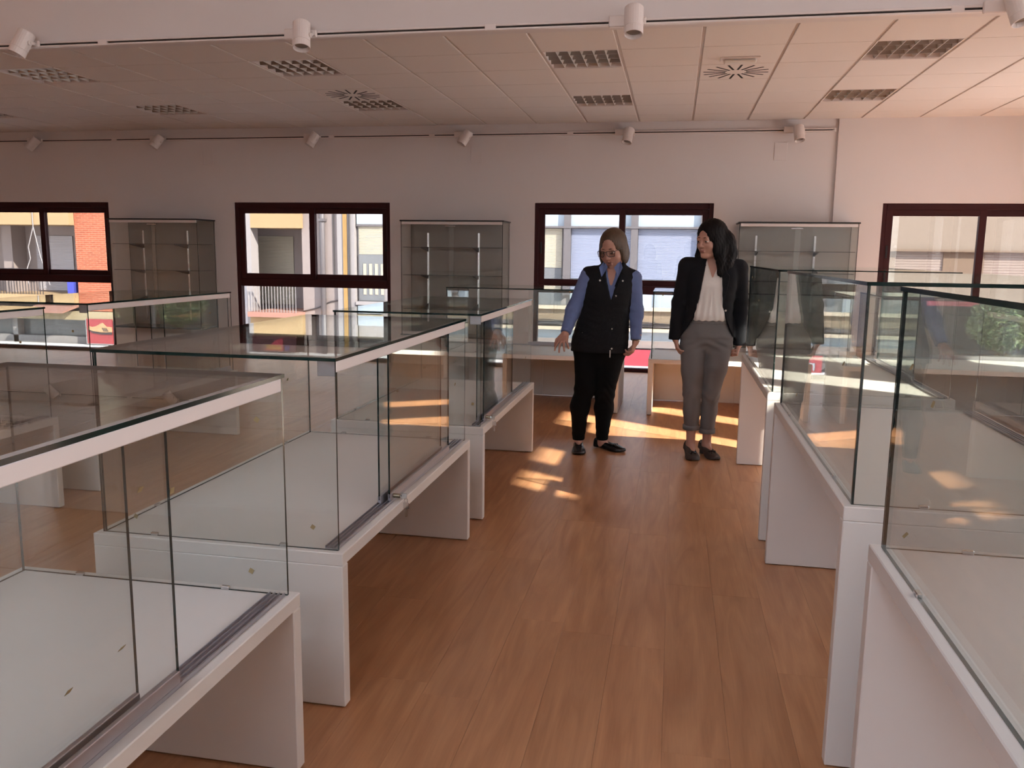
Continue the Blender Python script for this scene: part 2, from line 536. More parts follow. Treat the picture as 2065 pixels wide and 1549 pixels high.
# ---- lighting tracks
def track(x0, x1, y, z, coup, label):
    r = empty('lighting_track', (0, y, z), 0, label, 'track', 'white lighting tracks')
    b = MB(); b.cbox(x0, x1, -.03, 0, -.018, -.006, .002); b.cbox(x0, x1, -.03, 0, .006, .018, .002); b.box(x0, x1, -.012, 0, -.006, .006)
    b.build('rail', 'white_metal', r)
    b = MB(); b.box(x0 + .03, x1 - .03, -.0145, -.012, -.006, .006); b.build('contact_slot', 'slot_dark', r)
    for c in coup:
        MB().cbox(c - .035, c + .035, -.032, 0, -.019, .019, .002).build('coupler', 'white_metal', r)
    MB().cbox(x1 - .02, x1 + .006, -.032, 0, -.019, .019, .002).build('end_cap', 'white_metal', r)
track(XL + .05, XR - .05, 5.40, 2.797, (-3.93, -1.20, 1.51), 'white lighting track along the near beam')
track(XL + .05, 1.68, YB, 2.795, (-7.25, -4.24, -2.95, -1.27), 'white lighting track on the back wall above the windows')
def spot(hc, d, y_rail, label, s=1.0):
    """track spotlight: adaptor in the rail, knuckle arm, tilted cylinder head with recessed lens"""
    hx, hy, hz = hc
    z = 2.797
    r = empty('track_spotlight', (hx, y_rail, z), 0, label, 'spotlight', 'white track spotlights')
    a = MB(); a.cbox(-.155, .0, -.060, -.0325, -.034, .034, .006); a.cbox(.0, .07, -.057, -.0325, -.022, .022, .006); a.build('adaptor', 'white_metal', r)
    h = Vector((0, hy - y_rail, hz - z))
    d = Vector(d).normalized()
    k = MB(); k.tube((.04, -.045, 0), h + Vector((.062, 0, .0)), .011, n=10); k.tube(h + Vector((.066, 0, 0)), h + Vector((.03, 0, 0)), .016, n=12); k.build('arm', 'white_metal', r, smooth=False)
    L, rad = .175, .057
    p0, p1 = h - d * L / 2, h + d * L / 2
    c = MB()
    A = d.orthogonal().normalized(); B = d.cross(A); n = 24
    prof = [(p0, .004), (p0, rad - .006), (p0 + d * .006, rad), (p1 - d * .045, rad), (p1 - d * .043, rad - .002), (p1 - d * .04, rad), (p1, rad), (p1, rad - .005), (p1 - d * .03, rad - .011), (p1 - d * .031, .003)]
    vs, fs = [], []
    for q, rr in prof:
        for t in range(n):
            an = 2 * math.pi * t / n
            vs.append(q + (A * math.cos(an) + B * math.sin(an)) * rr)
    for u in range(len(prof) - 1):
        for t in range(n):
            fs.append((u * n + t, u * n + (t + 1) % n, (u + 1) * n + (t + 1) % n, (u + 1) * n + t))
    c.add(vs, fs); c.build('head', 'white_metal', r, smooth=False)
    l = MB(); l.tube(p1 - d * .033, p1 - d * .026, rad - .012, n=20); l.build('lens', 'lens_glass', r)
FS = [((-4.48, 5.272, 2.785), (-.35, -.35, -1), 'white spotlight on the near beam at the far left, tilted left'),
      ((-2.42, 5.272, 2.765), (.10, -.30, -1), 'white spotlight on the near beam, second from the left'),
      ((-.303, 5.272, 2.775), (.02, -.30, -1), 'white spotlight on the near beam above the two women'),
      ((1.79, 5.272, 2.765), (.25, -.30, -1), 'white spotlight on the near beam cut off at the top right corner')]
for h, d, lb in FS: spot(h, d, 5.40, lb)
BS = [(-8.37, (-.75, -.35, -.9), 'leftmost white spotlight on the back wall track'), (-6.56, (-.45, -.45, -.9), 'white spotlight on the back wall track above the left cabinet'),
      (-4.44, (-.5, -.35, -1), 'white spotlight on the back wall track above the balcony window'), (-2.51, (-.55, -.35, -1), 'white spotlight on the back wall track above the middle cabinet'),
      (-.59, (-.15, -.4, -1), 'white spotlight on the back wall track above the window behind the women'), (1.28, (.1, -.4, -1), 'rightmost white spotlight on the back wall track by the wall corner')]
for x, d, lb in BS: spot((x, 9.915, 2.745), d, YB, lb)

# ---- blank cover plates on the back wall
for x, lb in ((1.11, 'blank white cover plate on the wall below the rightmost spotlight'), (-2.40, 'blank white cover plate on the wall above the middle cabinet'), (-5.93, 'blank white cover plate on the wall above the left cabinet')):
    r = empty('cover_plate', (x, YB, 2.57), 0, lb, 'cover plate', 'blank wall plates')
    MB().cbox(-.07, .07, -.006, 0, -.10, .10, .003).build('plate', 'plaster', r)
    k = MB(); k.tube((0, -.009, .08), (0, -.005, .08), .004, n=8); k.tube((0, -.009, -.08), (0, -.005, -.08), .004, n=8); k.build('screw', 'white_metal', r)
# ================================================================ DISPLAY CASES
CW, CLEN, GH, GT = .845, 1.605, .59, .008     # table width, length, glass height, sheet thickness
hw, hl, ins = CW / 2, CLEN / 2, .022
CM = {}
def case_meshes(ht):
    """shared part meshes for a case with its table top at height ht (doors on the local +X side)"""
    if ht in CM: return CM[ht]
    c = {}
    c['tabletop'] = MB().cbox(-hw, hw, -hl, hl, ht - .04, ht, .0025).mesh('tabletop', 'white_laminate')
    c['leg'] = MB().cbox(-hw, hw, -.021, .021, .004, ht - .0402, .0025).mesh('leg', 'white_laminate')
    f = MB()
    f.box(-hw + .03, -hw + .055, -.012, .012, 0, .004); f.box(hw - .055, hw - .03, -.012, .012, 0, .004)
    c['glide'] = f.mesh('glide', 'rubber')
    z0, z1 = ht + .0005, ht + GH
    gx0, gx1, gy = -hw + ins, hw - ins, hl - ins
    c['top_pane'] = MB().pane(gx0 - .004, gx1 + .004, -gy - .004, gy + .004, z1 - .010, z1, 'z').mesh('top_pane', ['glass', 'glass_edge'])
    c['end_pane'] = MB().pane(gx0, gx1, -GT / 2, GT / 2, z0, z1 - .0102, 'y').mesh('end_pane', ['glass', 'glass_edge'])
    c['side_pane'] = MB().pane(gx0, gx0 + GT, -gy + GT + .001, gy - GT - .001, z0, z1 - .0102, 'x').mesh('side_pane', ['glass', 'glass_edge'])
    # aluminium tracks: bottom double channel, top rail
    t = MB()
    for k in range(4):
        t.box(gx1 - .048 + k * .0135, gx1 - .0455 + k * .0135, -gy + .012, gy - .012, z0, z0 + .009)
    t.box(gx1 - .048, gx1 - .0045, -gy + .012, gy - .012, z0, z0 + .002)
    c['bottom_track'] = t.mesh('bottom_track', 'aluminium')
    t = MB(); t.cbox(gx1 - .050, gx1 + .001, -gy + .010, gy - .010, z1 - .044, z1 - .0105, .002)
    c['top_rail'] = t.mesh('top_rail', 'white_metal')
    DL = .80
    for k, xx in ((0, gx1 - .0135), (1, gx1 - .040)):
        c['door%d' % k] = MB().pane(xx, xx + .006, 0, DL, z0 + .020, z1 - .045, 'x').mesh('sliding_door', ['glass', 'glass_edge'])
        d = MB(); d.cbox(xx - .003, xx + .009, 0, DL, z0 + .009, z0 + .036, .0015)
        c['door_rail%d' % k] = d.mesh('door_rail', 'aluminium')
    k = MB(); k.cbox(-.012, .012, -.006, .006, 0, .010, .002)
    c['clip'] = k.mesh('clip', 'chrome')
    k = MB(); k.box(-.0065, .0065, -.0004, .0004, -.0065, .0065)
    c['sticker'] = k.mesh('sticker', 'sticker')
    k = MB(); k.cbox(gx1 - .06, gx1 - .002, -gy + .009, -gy + .013, z1 - .056, z1 - .011, .002)
    c['corner_bracket'] = k.mesh('corner_bracket', 'aluminium')
    m = MB(); m.cbox(hw - .046, hw - .03, -hl + .0425, -.001, .004, ht - .0405, .002)
    c['modesty_panel'] = m.mesh('modesty_panel', 'white_laminate')
    # lock: barrel on the outer door rail, key in it, spare key hanging from the ring
    b = MB(); b.tube((gx1 - .004, 0, z0 + .023), (gx1 + .020, 0, z0 + .023), .0085, n=14); c['lock'] = b.mesh('lock', 'brass_key')
    k = MB(); k.tube((gx1 + .02, 0, z0 + .023), (gx1 + .026, 0, z0 + .023), .003, n=8); k.cbox(gx1 + .026, gx1 + .046, -.0012, .0012, z0 + .012, z0 + .034, .001)
    c['key'] = k.mesh('key', 'chrome')
    k = MB()
    px, pz = gx1 + .043, z0 + .012
    ring = [(px + .007 * math.cos(a), 0.0005, pz - .006 + .008 * math.sin(a)) for a in [i * math.pi / 6 for i in range(13)]]
    k.path(ring, .0012, 6)
    k.cbox(px - .011, px + .011, -.0012, .0012, pz - .036, pz - .013, .001); k.cbox(px - .004, px + .004, -.001, .001, pz - .066, pz - .036, .0008)
    c['spare_key'] = k.mesh('spare_key', 'chrome')
    CM[ht] = c
    return c
def display_case(loc, rz, ht, doors, label, group, lock=None, modesty=False, stickers=()):
    c = case_meshes(ht)
    r = empty('display_case', loc, rz, label, 'display case', group)
    link('tabletop', c['tabletop'], r)
    for s in (-1, 1):
        l = link('leg', c['leg'], r, (0, s * (hl - .021), 0))
        link('glide', c['glide'], l)
        link('end_pane', c['end_pane'], r, (0, s * (hl - ins - GT / 2), 0))
        for q in (-.22, .22):
            link('clip', c['clip'], r, (q, s * (hl - ins - GT / 2), ht))
        link('clip', c['clip'], r, (-hw + ins + GT / 2, s * .5, ht), (0, 0, math.pi / 2))
    link('side_pane', c['side_pane'], r)
    link('top_pane', c['top_pane'], r)
    link('bottom_track', c['bottom_track'], r)
    link('top_rail', c['top_rail'], r)
    link('corner_bracket', c['corner_bracket'], r)
    for k, y in enumerate(doors):
        d = link('sliding_door', c['door%d' % k], r, (0, y, 0))
        link('door_rail', c['door_rail%d' % k], d)
    if modesty:
        link('modesty_panel', c['modesty_panel'], r); link('modesty_panel', c['modesty_panel'], r, (0, hl - .0415, 0))
    if lock is not None:
        o = link('lock', c['lock'], r, (0, lock, 0))
        link('key', c['key'], o); link('spare_key', c['spare_key'], o)
    for (ax, u, z, a) in stickers:
        if ax == 'near': p, q = (u, -hl + ins - .0008, ht + z), (0, a, 0)
        elif ax == 'far': p, q = (u, hl - ins - GT - .0008, ht + z), (0, a, 0)
        elif ax == 'door': p, q = (hw - ins - .0065, u, ht + z), (a, 0, math.pi / 2)
        else: p, q = (-hw + ins - .0008, u, ht + z), (a, 0, math.pi / 2)
        link('sticker', c['sticker'], r, p, q)
    return r
ROWY = [0.36 + hl, 2.255 + hl, 4.145 + hl]
XA, XC2, XRT = -.945 - hw, -3.225 - hw, .465 + hw
LOW, HIGH = .50, .75
gl, gr, gb = 'low white glass cases left of the aisle', 'taller white glass cases right of the aisle', 'low white glass cases in the row before the windows'
display_case((XA, ROWY[0], 0), 0, LOW, (.655 - ROWY[0], .56 - ROWY[0]), 'low glass display case nearest the camera at the lower left', gl,
             stickers=[('door', -.02, .16, .6), ('door', .2, .45, .5), ('door', .3, .42, .2), ('far', .30, .06, .5), ('side', .5, .12, .2), ('door', -.25, .2, .9), ('door', .12, .17, .7), ('far', .33, .47, .6)])
display_case((XA, ROWY[1], 0), 0, LOW, (2.772 - ROWY[1], 2.739 - ROWY[1]), 'low glass display case with keys in its lock, second on the left of the aisle', gl, lock=2.80 - ROWY[1],
             stickers=[('near', .32, .07, .6), ('near', -.28, .06, .5), ('door', .62, .30, .2), ('side', .55, .3, .3), ('far', .2, .35, .4)])
display_case((XA, ROWY[2], 0), 0, LOW, (4.287 - ROWY[2], 4.24 - ROWY[2]), 'low glass display case with keys beside the woman in the vest', gl, lock=4.32 - ROWY[2],
             stickers=[('near', -.05, .17, .0), ('door', .6, .2, .1), ('near', .36, .12, .2)])
display_case((XC2, ROWY[1], 0), 0, LOW, (2.7 - ROWY[1], 2.6 - ROWY[1]), 'low glass display case in the second row from the aisle, seen through the nearest case', gl,
             stickers=[('far', .25, .40, .1), ('far', -.3, .42, .4)])
display_case((XC2, ROWY[2], 0), 0, LOW, (4.9 - ROWY[2], 4.8 - ROWY[2]), 'low glass display case at the left in front of the tall wall cabinet', gl,
             stickers=[('near', .3, .43, .1), ('door', .5, .45, .3)])
display_case((XRT, ROWY[0], 0), 0, HIGH, (.50 - ROWY[0], .42 - ROWY[0]), 'tall-legged glass display case nearest the camera at the lower right', gr,
             stickers=[('side', .66, .43, .4), ('side', .60, .09, .7), ('side', .5, .38, .3)])
display_case((XRT, ROWY[1], 0), 0, HIGH, (2.40 - ROWY[1], 2.33 - ROWY[1]), 'tall-legged glass display case, middle one of the three on the right', gr,
             stickers=[('side', -.55, .35, .4), ('side', .3, .12, .3)])
display_case((XRT, ROWY[2], 0), 0, HIGH, (4.75 - ROWY[2], 4.65 - ROWY[2]), 'tall-legged glass display case beside the woman in the blazer with sun on its top', gr,
             stickers=[('side', .6, .52, 0), ('side', .1, .40, .4)])
BY = 7.345 + hw
display_case((-.45 - hl, BY, 0), R(90), LOW, (-.7, -.65), 'low glass display case across the room behind the woman in the vest', gb, modesty=True,
             stickers=[('side', -.35, .57, 0), ('side', .2, .14, 0), ('side', -.5, .12, 0)])
display_case((-.196 + hl, BY, 0), R(90), LOW, (-.7, -.65), 'low glass display case across the room behind the woman in the blazer', gb, modesty=True,
             stickers=[('side', .7, .56, 0), ('side', .5, .1, 0)])

display_case((1.663 + hl, BY, 0), R(90), LOW, (-.7, -.65), 'low glass display case at the far right, seen only through the taller cases', gb, modesty=True)

# ================================================================ WALL CABINETS
def wall_cabinet(x0, label):
    w, d, z0, z1 = 1.24, .42, .385, 1.775
    r = empty('wall_cabinet', (x0, YB - d - (.032 if x0 > 0 else .002), z0), 0, label, 'glass cabinet', 'wall-hung glass cabinets')
    h = z1 - z0
    MB().cbox(.0, w, d - .016, d, .02, h - .016, .002).build('back_panel', 'cabinet_back', r)
    MB().cbox(-.012, w + .012, -.012, d, h - .016, h, .003).build('top_panel', 'black_edge', r)
    MB().cbox(0, w, 0, d, 0, .02, .003).build('bottom_panel', 'black_edge', r)
    MB().cbox(.012, w - .012, .004, .03, h - .05, h - .0165, .002).build('top_rail', 'white_metal', r)
    for xx in (0, w - .006):
        MB().pane(xx, xx + .006, .004, d - .017, .0205, h - .0165, 'x').build('side_pane', ['glass', 'black_edge'], r)
    for k, (a, b, yy) in enumerate(((.008, w / 2 + .03, .008), (w / 2 - .03, w - .008, .020))):
        MB().pane(a, b, yy, yy + .006, .0205, h - .052, 'y').build('sliding_door', ['glass', 'glass_edge'], r)
    for zz in (1.455, 1.125, .80):
        s = MB().pane(.012, w - .012, .05, d - .06, zz - z0, zz - z0 + .006, 'z').build('shelf', ['glass', 'black_edge'], r)
        for xx in (.22, .86):
            b = MB(); b.prism([(d - .03, zz - z0 - .001), (.10, zz - z0 - .001), (.10, zz - z0 - .008), (d - .03, zz - z0 - .05)], 'x', xx - .004, xx + .004)
            b.build('bracket', 'slot_dark', s)
    for xx in (.22, .86):
        u = MB(); u.cbox(xx - .011, xx - .003, d - .030, d - .0165, .08, h - .14, .001); u.cbox(xx + .003, xx + .011, d - .030, d - .0165, .08, h - .14, .001); u.box(xx - .003, xx + .003, d - .020, d - .0165, .08, h - .14)
        u.build('upright', 'chrome', r)
    MB().cbox(w * .44, w * .54, .001, .0075, h - .075, h - .066, .001).build('lock_bar', 'chrome', r)
wall_cabinet(-7.12, 'wall-hung glass cabinet between the two left windows, in shade')
wall_cabinet(-3.22, 'wall-hung glass cabinet between the balcony window and the women')
wall_cabinet(.675, 'wall-hung glass cabinet at the wall corner right of the women')
# ================================================================ THE STREET OUTSIDE
mat('ext_cream', rgb(142, 118, 85), 0.85, var=0.08, scale=0.8)
mat('ext_pale_cream', rgb(144, 130, 103), 0.85, var=0.06, scale=0.8)
mat('ext_grey', rgb(125, 114, 110), 0.9, var=0.08, scale=0.7, bump=0.2, bscale=20)
mat('ext_white', rgb(129, 124, 123), 0.85, var=0.05, scale=0.7)
mat('ext_tan', rgb(118, 104, 91), 0.9, var=0.06, scale=0.6, bump=0.2, bscale=30)
mat('ext_tan_dark', rgb(104, 87, 71), 0.9, var=0.05, scale=0.6)
mat('ext_pebble', rgb(124, 107, 88), 0.95, var=0.25, scale=30, bump=0.4, bscale=50)
mat('ext_blue_white', rgb(118, 124, 142), 0.6, var=0.02)
mat('ext_sky_white', rgb(146, 156, 164), 0.5, var=0.02)
mat('ext_shutter_cream', rgb(154, 146, 129), 0.6, var=0.02)
mat('ext_shutter_grey', rgb(147, 143, 145), 0.6, var=0.03)
mat('ext_shutter_beige', rgb(124, 110, 100), 0.6, var=0.03)
mat('ext_steel', rgb(84, 79, 80), 0.5, var=0.04)
mat('ext_stone', rgb(176, 160, 140), .9, var=.06, scale=2)
mat('ext_dark', rgb(46, 42, 42), 0.4, var=0.2, scale=3)
mat('ext_pane', rgb(96, 98, 100), 0.1, var=0.2, scale=2)
mat('ext_red', rgb(141, 45, 57), 0.7, var=0.08, scale=6)
mat('ext_sign_dark', rgb(58, 20, 26), 0.5, var=0.1)
mat('ext_poster_red', rgb(133, 47, 50), 0.5, var=0.06)
mat('ext_shoe', rgb(156, 124, 89), 0.7, var=0.08)
mat('ext_yellow', rgb(182, 152, 45), 0.6, var=0.03)
mat('ext_blue', rgb(52, 60, 150), 0.6, var=0.03)
mat('ext_ochre', rgb(136, 106, 60), 0.8, var=0.2, scale=5)
mat('ext_pink', rgb(136, 97, 85), 0.8, var=0.08)
mat('pavement', rgb(206, 200, 196), 0.9, var=0.06, scale=2)
mat('asphalt', rgb(180, 172, 164), 0.95, var=0.1, scale=6)
mat('bark', rgb(96, 78, 62), 0.9, var=0.2, scale=14)
mat('leaf', rgb(112, 124, 82), 0.6, var=0.35, scale=3)
def brick_mat():
    m, n, l, o = new_mat('ext_brick')
    b = n.new('ShaderNodeBsdfPrincipled'); b.inputs['Roughness'].default_value = .9
    tc = n.new('ShaderNodeTexCoord')
    mp = n.new('ShaderNodeMapping'); mp.inputs['Rotation'].default_value = (R(90), 0, 0)
    br = n.new('ShaderNodeTexBrick')
    br.inputs['Color1'].default_value = (*rgb(142, 74, 48), 1); br.inputs['Color2'].default_value = (*rgb(130, 63, 40), 1); br.inputs['Mortar'].default_value = (*rgb(158, 108, 84), 1)
    br.inputs['Scale'].default_value = 1.0; br.inputs['Brick Width'].default_value = .25; br.inputs['Row Height'].default_value = .07; br.inputs['Mortar Size'].default_value = .008
    l.new(tc.outputs['Object'], mp.inputs[0]); l.new(mp.outputs[0], br.inputs['Vector']); l.new(br.outputs[0], b.inputs['Base Color']); l.new(b.outputs[0], o.inputs[0])
brick_mat()
FY = 26.0        # line of the facades across the street
GZ = -2.1        # street level
tag(MB().box(-60, 60, 10.4, 60, GZ - .3, GZ).build('street', 'asphalt'), 'asphalt street below the windows', kind='structure')
tag(MB().box(-60, 60, 21.5, FY - .0, GZ, GZ + .12).build('sidewalk', 'pavement'), 'pale paved sidewalk across the street', kind='structure')
tag(MB().box(-60, 60, -60, -4, GZ - .3, GZ).build('ground', 'pavement'), 'pale paved ground around the building', kind='structure')
tag(MB().box(5.2, 60, -4, 10.4, GZ - .3, GZ).build('ground_side', 'pavement'), 'pale paved ground beside the building', kind='structure')
# unseen block added beyond the right-hand windows: it keeps the sun off the near half of the hall
r = empty('sun_blocker', (31, -40, GZ), 0, 'tall grey block added out of view to keep the sun off the near hall', None, kind='structure')
m_ = MB(); m_.box(-1, 1, -30, 24.8, 0, 27); m_.build('wall', 'ext_grey', r)
m_ = MB(); m_.box(-1, 1.2, -30, 24.8, 27, 27.4); m_.build('blocker_cap', 'ext_white', r)
def shutter_mesh(mb, x0, x1, z0, z1, y, pitch=.06):
    n = max(3, int((z1 - z0) / pitch)); h = (z1 - z0) / n
    for k in range(n):
        a = z0 + k * h
        mb.prism([(y, a + .04 * h), (y - .008, a + .2 * h), (y - .008, a + .85 * h), (y, a + .97 * h)], 'x', x0, x1)
    mb.box(x0, x1, y, y + .02, z0, z1)
def B(r, name, m, *boxes):
    mb = MB()
    for b in boxes: mb.box(*b)
    return mb.build(name, m, r)
# --- brick and cream apartment block, seen through the far left window
r = empty('apartment_block', (-24, FY, GZ), 0, 'apartment block with orange brick pier and cream balconies outside the left window', 'building')
def T0(*bx):                     # world box -> local of r
    ox, oy, oz = r.location
    return tuple((a[0] - ox, a[1] - ox, a[2] - oy, a[3] - oy, a[4] - oz, a[5] - oz) for a in bx)
B(r, 'wall', 'ext_grey', *T0((-40, -20.5, 27.6, 28.2, GZ, 7), (-24.3, -23.9, 26.9, 27.6, -.3, 2.2)))
B(r, 'brick_pier', 'ext_brick', *T0((-20.55, -19.1, 26.0, 28.2, -.80, 7)))
B(r, 'pier_return', 'ext_pale_cream', *T0((-19.1, -18.8, 26.25, 28.2, GZ, 7)))
B(r, 'fascia', 'ext_cream', *T0((-40, -20.56, 25.75, 26.0, 2.17, 3.5), (-40, -20.56, 26.0, 27.6, 2.17, 2.35)))
B(r, 'balcony_slab', 'ext_cream', *T0((-40, -20.56, 25.75, 27.6, -.48, -.25)))
B(r, 'shop_fascia', 'ext_pale_cream', *T0((-40, -19.1, 25.9, 26.4, -1.12, -.82)))
B(r, 'shop_front', 'ext_pane', *T0((-40, -20.3, 26.5, 26.6, GZ + .35, -1.12)))
B(r, 'shop_plinth', 'ext_white', *T0((-40, -19.1, 26.2, 26.7, GZ, GZ + .35)))
B(r, 'shop_post', 'ext_white', *T0((-23.5, -23.3, 26.2, 26.6, GZ, -1.12), (-20.4, -20.2, 26.2, 26.6, GZ, -1.12)))
m_ = MB(); m_.prism([(26.3, -.52), (25.2, -.78), (25.2, -.84), (26.3, -.62)], 'x', -22.2 + 24, -20.6 + 24); 
m_.v = [(x, y - FY, z - GZ) for x, y, z in m_.v]; m_.build('awning', 'ext_pink', r)
for (a, b, c, d) in ((-24.9, -24.2, .94, 1.81), (-23.45, -21.9, -.2, 1.82), (-26.5, -25.3, .2, 1.82)):
    m_ = MB(); shutter_mesh(m_, a + 24, b + 24, c - GZ, d - GZ, 27.56 - FY); m_.build('shutter', 'ext_shutter_grey', r)
for k in range(46):
    x = -27 + k * .115
    MB().box(x + 24, x + 24 + .018, -.2, -.18, -.25 - GZ, .62 - GZ).build('railing_bar', 'ext_dark', r)
B(r, 'handrail', 'ext_dark', *T0((-27, -21.6, 25.77, 25.83, .6, .65)))
B(r, 'bin', 'ext_blue', *T0((-21.15, -20.8, 26.2, 26.5, -.25, .35)))
# cable hanging down the facade
m_ = MB(); m_.path([(2.05, -.28, 5.4), (2.05, -.28, 4.2), (1.8, -.28, 3.5), (1.85, -.28, 3.1), (1.62, -.28, 2.6), (1.72, -.28, 2.2)], .016, 6); m_.path([(2.05, -.28, 4.2), (2.25, -.28, 3.2), (2.55, -.28, 2.2)], .016, 6); m_.build('cable', 'ext_white', r)
# shoe poster beside the shop
r = empty('shop_poster', (-19.67, 25.80, -1.92), 0, 'red shop poster with a tan shoe outside the left window', 'poster')
B(r, 'sheet', 'ext_poster_red', (-.50, .50, 0, .05, 0, .86))
B(r, 'border', 'ext_white', (-.53, -.50, -.01, .05, 0, .86), (-.53, .5, -.01, .05, -.03, 0))
m_ = MB(); m_.prism([(-.45, .50), (-.40, .62), (-.30, .58), (-.15, .60), (.05, .70), (.15, .74), (.30, .60), (.5, .60), (.5, .42), (.1, .40), (-.25, .44)], 'y', -.02, 0); m_.build('shoe_print', 'ext_shoe', r)
m_ = MB(); m_.prism([(-.45, .49), (-.25, .43), (.1, .39), (.5, .41), (.5, .34), (.1, .33), (-.25, .38)], 'y', -.03, 0); m_.build('sole_print', 'ext_dark', r)
for k in range(3):
    m_ = MB(); m_.prism([(.12 + .07 * k, .56), (.15 + .07 * k, .56), (.22 + .07 * k, .44), (.19 + .07 * k, .44)], 'y', -.03, 0); m_.build('stripe_print', 'ext_dark', r)
# --- grey house with a balcony, second window
r = empty('balcony_house', (-13, FY, GZ), 0, 'grey house with cream fascia and white railed balcony outside the second window', 'building')
B(r, 'wall', 'ext_grey', *T0((-18.8, -12.05, 27.6, 28.2, GZ, 7), (-12.1, -10.83, 26.0, 28.2, GZ, 7)))
B(r, 'left_pilaster', 'ext_white', *T0((-18.8, -13.82, 25.8, 26.3, GZ, 7)))
B(r, 'fascia', 'ext_cream', *T0((-13.82, -12.05, 25.8, 26.0, 2.12, 7), (-13.82, -12.05, 26.0, 27.6, 2.12, 2.3)))
B(r, 'white_pilaster', 'ext_white', *T0((-10.83, -10.24, 25.9, 28.2, GZ, 7)))
B(r, 'painted_strip', 'ext_ochre', *T0((-10.62, -10.48, 25.87, 25.9, GZ, 7)))
m_ = MB(); m_.tube((1.67, -.12, 0), (1.67, -.12, 8), .09, n=12); m_.build('downpipe', 'ext_steel', r, smooth=True)
m_ = MB(); m_.box(1.55, 1.79, -.24, -.0, 4.45, 4.53); m_.build('pipe_bracket', 'ext_steel', r)
m_ = MB(); m_.path([(.9, -.02, 1.5), (1.4, -.05, 1.62), (1.9, -.03, 1.85), (2.3, -.02, 1.9)], .02, 6); m_.path([(2.02, -.02, 6), (2.02, -.02, 2.6)], .018, 6); m_.path([(2.62, -.14, 6), (2.6, -.14, 2), (2.66, -.14, 0.4)], .03, 6); m_.build('cable', 'ext_dark', r)
m_ = MB(); shutter_mesh(m_, -14.6 + 13, -13.0 + 13 - .15, -.5 - GZ, 1.88 - GZ, 1.56); m_.build('shutter', 'ext_shutter_cream', r)
B(r, 'balcony_slab', 'ext_pink', *T0((-13.82, -12.05, 25.35, 27.6, -.78, -.62)))
B(r, 'slab_edge', 'ext_cream', *T0((-13.82, -12.05, 25.6, 27.6, -1.33, -.78)))
for k in range(17):
    x = -13.78 + k * .105
    MB().box(x + 13, x + 13 + .016, -.6, -.584, -.62 - GZ, .40 - GZ).build('railing_bar', 'ext_white', r)
B(r, 'handrail', 'ext_white', *T0((-13.82, -12.05, 25.37, 25.43, .40, .44)))
B(r, 'shop_front', 'ext_dark', *T0((-13.82, -12.1, 26.6, 26.7, GZ, -1.33)))
B(r, 'sign_board', 'ext_sign_dark', *T0((-13.75, -12.2, 25.55, 25.6, -1.93, -1.40)))
m_ = MB(); m_.prism([(-.35, .2), (.35, .2), (.35, .66), (.12, .56)], 'y', -.47, -.455); m_.build('red_flash', 'ext_red', r)
def lettering(text, size, m, parent, loc, ext=.01):
    c = bpy.data.curves.new('lettering', 'FONT'); c.body = text; c.size = size; c.extrude = ext; c.align_x = 'CENTER'
    o = bpy.data.objects.new('lettering_tmp', c); COL.objects.link(o)
    bpy.context.view_layer.update()
    me = bpy.data.meshes.new_from_object(o.evaluated_get(bpy.context.evaluated_depsgraph_get()))
    bpy.data.objects.remove(o)
    me.name = 'lettering'; me.materials.clear(); me.materials.append(MATS[m])
    return link('lettering', me, parent, loc, (R(90), 0, 0))
lettering('TERIA', .22, 'ext_yellow', r, (.02, -.475, .24))
lettering('U', .22, 'ext_blue', r, (.50, -.475, .24))
# --- pale corner house with roller shutter, right part of the second window
r = empty('corner_house', (-9, FY, GZ), 0, 'pale house with cream roller shutter beside the downpipe outside the second window', 'building')
B(r, 'wall', 'ext_white', *T0((-10.2, -5.6, 26.1, 27, GZ, 7)))
B(r, 'panel', 'ext_sky_white', *T0((-10.2, -9.3, 26.03, 26.1, 2.27, 3.2)))
B(r, 'lintel', 'ext_steel', *T0((-10.2, -9.3, 26.0, 26.1, 2.2, 2.27)))
m_ = MB(); shutter_mesh(m_, -10.15 + 9, -9.3 + 9, 1.30 - GZ, 2.2 - GZ, .08, .05); m_.build('shutter', 'ext_shutter_cream', r)
B(r, 'pane', 'ext_pane', *T0((-10.15, -9.3, 26.06, 26.1, -.2, 1.3)))
for k in range(4):
    B(r, 'curtain', 'ext_shutter_cream', *T0((-10.0 + .2 * k, -9.9 + .2 * k, 26.04, 26.06, .0, 1.0)))
B(r, 'sill', 'ext_white', *T0((-10.2, -9.0, 25.85, 26.1, -.33, -.22)))
B(r, 'low_panel', 'ext_sky_white', *T0((-10.19, -9.37, 26.02, 26.1, -.62, -.36)))
B(r, 'low_wall', 'ext_pale_cream', *T0((-10.19, -9.37, 25.95, 26.1, -1.42, -.66)))
